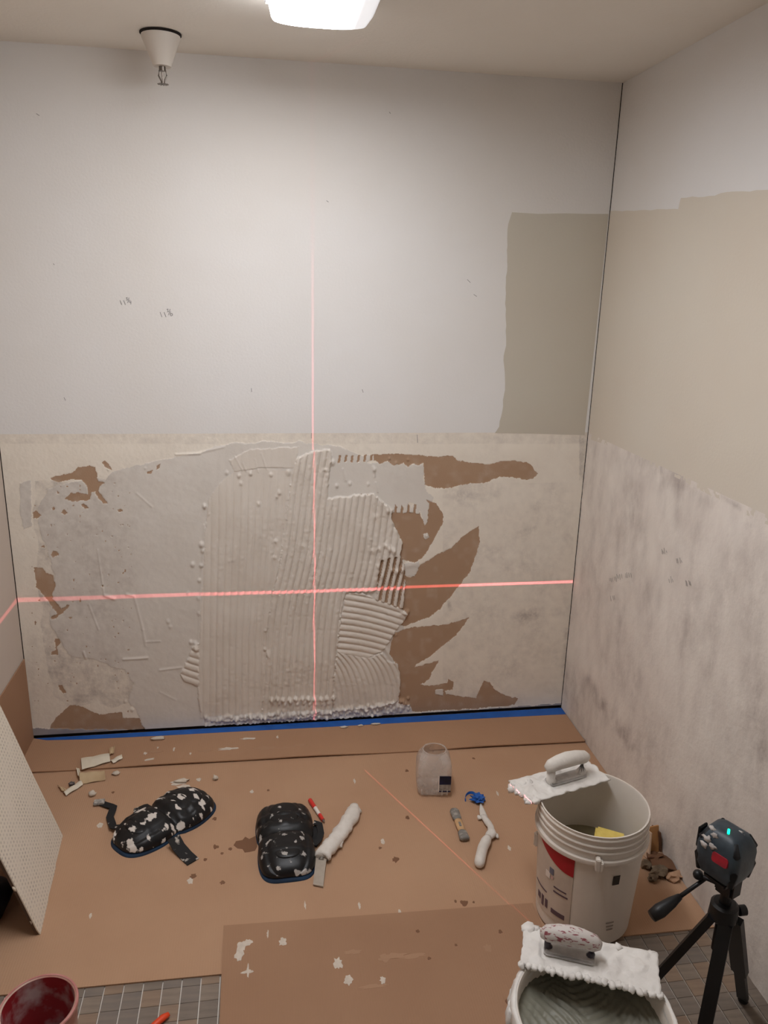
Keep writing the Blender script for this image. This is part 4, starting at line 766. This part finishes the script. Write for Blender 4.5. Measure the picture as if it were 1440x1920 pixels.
# small red pail, lower left
m_redp = mat('red_pail_inside', (150, 36, 42), .5, (200, 184, 182), 14, .85, thr=(.46, .62), detail=6); m_rim = mat('pinkish_rim', (206, 150, 142), .45, (150, 50, 54), 16, .6); m_out = mat('pail_outside', (168, 96, 88), .55, (212, 190, 170), 10, .8)
b3 = thing('pail', (.402, -1.405, 0), 'small red pail smeared with mortar in the lower left corner', 'pail')
MB().lathe([(.0005, .001), (.066, .001), (.070, .006), (.080, .172), (.083, .174), (.083, .186), (.079, .188), (.076, .186)], seg=56).obj('body', m_out, b3, auto=True)
MB().lathe([(.0755, .186), (.0745, .17), (.066, .012), (.0005, .010)][::-1], seg=56).obj('lining', m_redp, b3, auto=True)
ring(b3, .0795, .1855, .004, .006, m_rim, 'rim')
lm = MB()
for k in range(14): a = random.uniform(0, 6.28); r_ = random.uniform(0, .05); lm.blob((r_*math.cos(a), r_*math.sin(a), .04), (.018, .016, .018), 2, .3, k)
lm.obj('mortar_lumps', mat('pinkish_mortar', (208, 184, 182), .7, (150, 90, 100), 30, .7), b3, smooth=True)['kind'] = 'stuff'
# ---------------- rubble between bucket and right wall ----------------
m_tan = mat('tan_block', (190, 142, 92), .85, (170, 120, 76), 12, .6); m_rub = mat('rubble', (128, 112, 92), .9, (84, 66, 50), 30, .7, bump=.002, bscale=60); m_br = mat('brown_flap', (110, 78, 56), .9)
k0 = fl(1242, 1600, .02)
blk = thing('cardboard_tube_end', (2.135, -.895, Zm), 'tan folded cardboard piece standing between bucket and right wall', 'cardboard', None, .15)
MB().box((0, 0, .045), (.050, .006, .088), (-.2, 0, 0), bev=.001).obj('panel', m_tan, blk); MB().box((-.028, -.012, .045), (.005, .040, .088), (-.2, .1, 0), bev=.001).obj('flap', mat('pale_flap', (206, 180, 156), .85), blk); MB().box((.026, .010, .036), (.005, .045, .070), (-.1, -.1, 0), bev=.001).obj('flap', m_br, blk)
curl([(1212, 1604), (1252, 1606), (1268, 1640), (1222, 1634)], Zm, .022, .6, m_br, 'dark brown crumpled flap below the tan cardboard piece', name='cardboard_flap', seed=11)
for i, (px, py, rx, ry, rz, m, lab) in enumerate(((1236, 1640, .028, .020, .018, m_rub, 'grey-green rubble lump below the tan cardboard piece'), (1212, 1628, .018, .016, .016, m_rub, 'brown rubble lump touching the bucket side'), (1222, 1652, .014, .013, .012, m_rub, 'small dark rubble lump, lowest of the heap'), (1226, 1612, .024, .018, .016, m_br, 'dark brown crushed lump under the tan piece'), (1262, 1648, .026, .020, .010, m_card, 'flat brown scrap of cardboard beside the right wall'), (1214, 1580, .02, .02, .03, m_br, 'dark brown lump behind the bucket rim at right'))):
    crumb(px, py, rx, ry, rz, Zm, lab, m=m, seed=i+20, amp=.35, name='rubble_lump')
# ---------------- tripod with laser level ----------------
m_tri = mat('black_tripod', (14, 13, 14), .45, (24, 23, 25), 20, .5); m_las = mat('navy_housing', (34, 46, 56), .45, (62, 76, 84), 24, .7, spec=.5, bump=.0008, bscale=50)
hub = fl(1356, 1712, .40); lc0 = fl(1361, 1598, .575); TZ = .498; tri = thing('tripod', (hub[0], hub[1], 0), 'black tripod carrying the laser level by the right wall', 'tripod'); L0 = Vector(tri.location)
def W3(v): return Vector(tuple(v))-L0
MB().tube([(0, 0, .30), (0, 0, .490)], .013, 16).obj('centre_column', m_tri, tri, auto=True)
MB().tube([(0, 0, .385), (0, 0, .392), (0, 0, .425), (0, 0, .430)], [.026, .032, .030, .024], 18).obj('collar', m_tri, tri, auto=True)
MB().box((0, 0, .480), (.040, .045, .050), (0, 0, .4), bev=.006).box((lc0[0]-hub[0], lc0[1]-hub[1], .511), (.055, .055, .012), (0, 0, .4), bev=.003).obj('pan_head', m_tri, tri, auto=True)
feet = [fl(1172, 1900, .0), fl(1296, 2050, .0), fl(1392, 1880, .0)]
tops = [(-.026, .0, .395), (-.006, -.022, .392), (.022, -.010, .392)]
for i, f_ in enumerate(feet):
    tpv = Vector(tops[i]); ft = W3(f_); ft.z = .010; md = tpv.lerp(ft, .62); 
    lg = MB().strap([tpv, tpv.lerp(ft, .3), md], (.026, .030, .036)[i], .018).obj('leg', m_tri, tri)
    MB().strap([md.lerp(tpv, .05), ft.lerp(md, .06)], (.018, .022, .026)[i], .012).obj('lower_leg', m_tri, lg)
    MB().blob(ft, (.013, .013, .010), 2, 0, 1, 3, -.0098).obj('foot', m_tri, lg, smooth=True)
kk = W3(fl(1388, 1707, .40)); MB().tube([(.02, .0, .405), kk], [.006, .006], 8).tube([kk-Vector((.004, 0, 0)), kk+Vector((.012, 0, 0))], [.012, .012], 12).obj('knob', m_tri, tri, auto=True)
ha = W3(fl(1326, 1645, .46)); hb_ = W3(fl(1222, 1718, .40)); hm = ha.lerp(hb_, .52)
MB().tube([Vector((0, 0, .462)), ha, hm], [.006, .005, .005], 10).obj('pan_handle', m_tri, tri, smooth=True)
MB().tube([hm.lerp(ha, .05), hm.lerp(hb_, .25), hm.lerp(hb_, .7), hb_], [.007, .012, .016, .013], 14).obj('handle_grip', m_tri, tri, smooth=True)
k2 = W3(fl(1309, 1640, .47)); MB().tube([k2.lerp(Vector((0, 0, .47)), .8), k2], .005, 8).blob(k2, (.012, .012, .012), 2, 0).obj('knob', m_tri, tri, smooth=True)
# laser unit
lc = fl(1361, 1598, .575); lz = .518; lv = thing('laser_level', (lc[0], lc[1], lz), 'dark navy laser level with red badge and green light', 'laser level', None, .47)
secs = []
for w, d, r, z in ((.024, .028, .012, .0), (.036, .042, .016, .008), (.043, .049, .016, .030), (.044, .050, .016, .074), (.041, .047, .016, .092), (.032, .038, .016, .110), (.018, .024, .012, .118)): secs.append(rsq(w, d, r, z, 6))
loft(secs, True, True).obj('housing', m_las, lv, auto=True)
m_rubr = mat('black_rubber', (14, 15, 18), .6, (90, 88, 86), 60, .8, thr=(.68, .74))
for sx in (-1, 1):
    for sy in (-1, 1): MB().tube([(sx*.031, sy*.037, .008), (sx*.035, sy*.041, .045), (sx*.033, sy*.039, .088), (sx*.025, sy*.030, .110)], [.007, .009, .009, .005], 10).obj('corner_guard', m_rubr, lv, smooth=True)
MB().tube([(-.016, -.0585, .085), (-.016, -.0645, .083)], [.019, .018], 24).obj('red_badge', mat('red_badge', (158, 24, 40), .45, (120, 30, 44), 60, .5), lv, auto=True) if False else None
m_badge = mat('red_badge', (168, 26, 42), .45, (110, 30, 44), 60, .5)
lo_ = loft([rsq(.019, .012, .006, 0, 4), rsq(.018, .011, .006, .003, 4)], True, True).obj('red_badge', m_badge, lv); lo_.rotation_euler = (math.radians(84), 0, math.radians(-90)); lo_.location = (-.0435, -.012, .066)
m_led = bpy.data.materials.new('green_led'); m_led.use_nodes = True; pp = m_led.node_tree.nodes['Principled BSDF']; pp.inputs['Emission Color'].default_value = (.0, 1, .42, 1); pp.inputs['Base Color'].default_value = (0, .5, .2, 1); pp.inputs['Emission Strength'].default_value = 1.0
MB().box((-.012, -.004, .1185), (.018, .0050, .003), (0, 0, .47), bev=.001).obj('green_light', m_led, lv)
m_spw = mat('mortar_spatter', (196, 188, 182), .8, (160, 152, 148), 60, .6)
for k, (x, y, z, r) in enumerate(((-.040, .024, .094, .009), (-.034, .014, .106, .007), (-.043, .028, .078, .008), (-.043, .010, .086, .007), (-.026, .026, .112, .007), (.010, -.020, .116, .005))): MB().blob((x, y, z), (r*.5, r*1.1, r*.8), 2, .5, k).obj('mortar_spatter', m_spw, lv, smooth=True)
MB().box((-.020, .049, .080), (.030, .006, .050), bev=.002).obj('laser_window', m_rubr, lv)
# the level's own light: two thin fans (horizontal and vertical)
Lp = np.array([lc[0]-.453*.062-.891*.042, lc[1]+.891*.062-.453*.042, .590]); print('LASER', Lp)
def laser(name, plane_n, half, power, front, cosmin, col):
    ld = bpy.data.lights.new(name, 'POINT'); ld.shadow_soft_size = 0; ld.energy = power; ld.color = col; ld.use_nodes = True
    n = ld.node_tree.nodes; l = ld.node_tree.links; em = n['Emission']
    ge = n.new('ShaderNodeNewGeometry')
    def dot(v):
        d = n.new('ShaderNodeVectorMath'); d.operation = 'DOT_PRODUCT'; l.new(ge.outputs['Incoming'], d.inputs[0]); d.inputs[1].default_value = v; return d.outputs['Value']
    a = n.new('ShaderNodeMath'); a.operation = 'ABSOLUTE'; l.new(dot(plane_n), a.inputs[0])
    c = n.new('ShaderNodeMapRange'); c.interpolation_type = 'SMOOTHSTEP'; c.inputs[1].default_value = half*.55; c.inputs[2].default_value = half*1.25; c.inputs[3].default_value = 1; c.inputs[4].default_value = 0; l.new(a.outputs[0], c.inputs[0])
    f = n.new('ShaderNodeMath'); f.operation = 'GREATER_THAN'; l.new(dot(front), f.inputs[0]); f.inputs[1].default_value = cosmin
    m_ = n.new('ShaderNodeMath'); m_.operation = 'MULTIPLY'; l.new(c.outputs[0], m_.inputs[0]); l.new(f.outputs[0], m_.inputs[1])
    fo_ = n.new('ShaderNodeMapRange'); fo_.inputs[1].default_value = .72; fo_.inputs[2].default_value = 1; fo_.inputs[3].default_value = .14; fo_.inputs[4].default_value = 1; l.new(f.inputs[0].links[0].from_socket, fo_.inputs[0])
    m2_ = n.new('ShaderNodeMath'); m2_.operation = 'MULTIPLY'; l.new(m_.outputs[0], m2_.inputs[0])
    if 'vertical' in name: l.new(fo_.outputs[0], m2_.inputs[1])
    else: m2_.inputs[1].default_value = 1
    l.new(m2_.outputs[0], em.inputs['Strength'])
    o = bpy.data.objects.new(name, ld); COL.objects.link(o); o.location = tuple(Lp); return o
LSGN = 1.0
dirv = np.array([1.098, 0, 0])-np.array([Lp[0], Lp[1], 0]); dirv /= np.linalg.norm(dirv); nrm = (dirv[1], -dirv[0], 0)
azr = math.atan2(W-.004-Lp[0], -Lp[1]); azc = azr-math.radians(48); hf = (LSGN*math.sin(azc), LSGN*math.cos(azc), 0)
laser('laser_line_horizontal', (0, 0, 1), .0040, 42, hf, math.cos(math.radians(48)), (1, .20, .24))
laser('laser_line_vertical', nrm, .0018, 34, tuple(LSGN*v for v in (dirv[0], dirv[1], 0)), .60, (1, .20, .24))
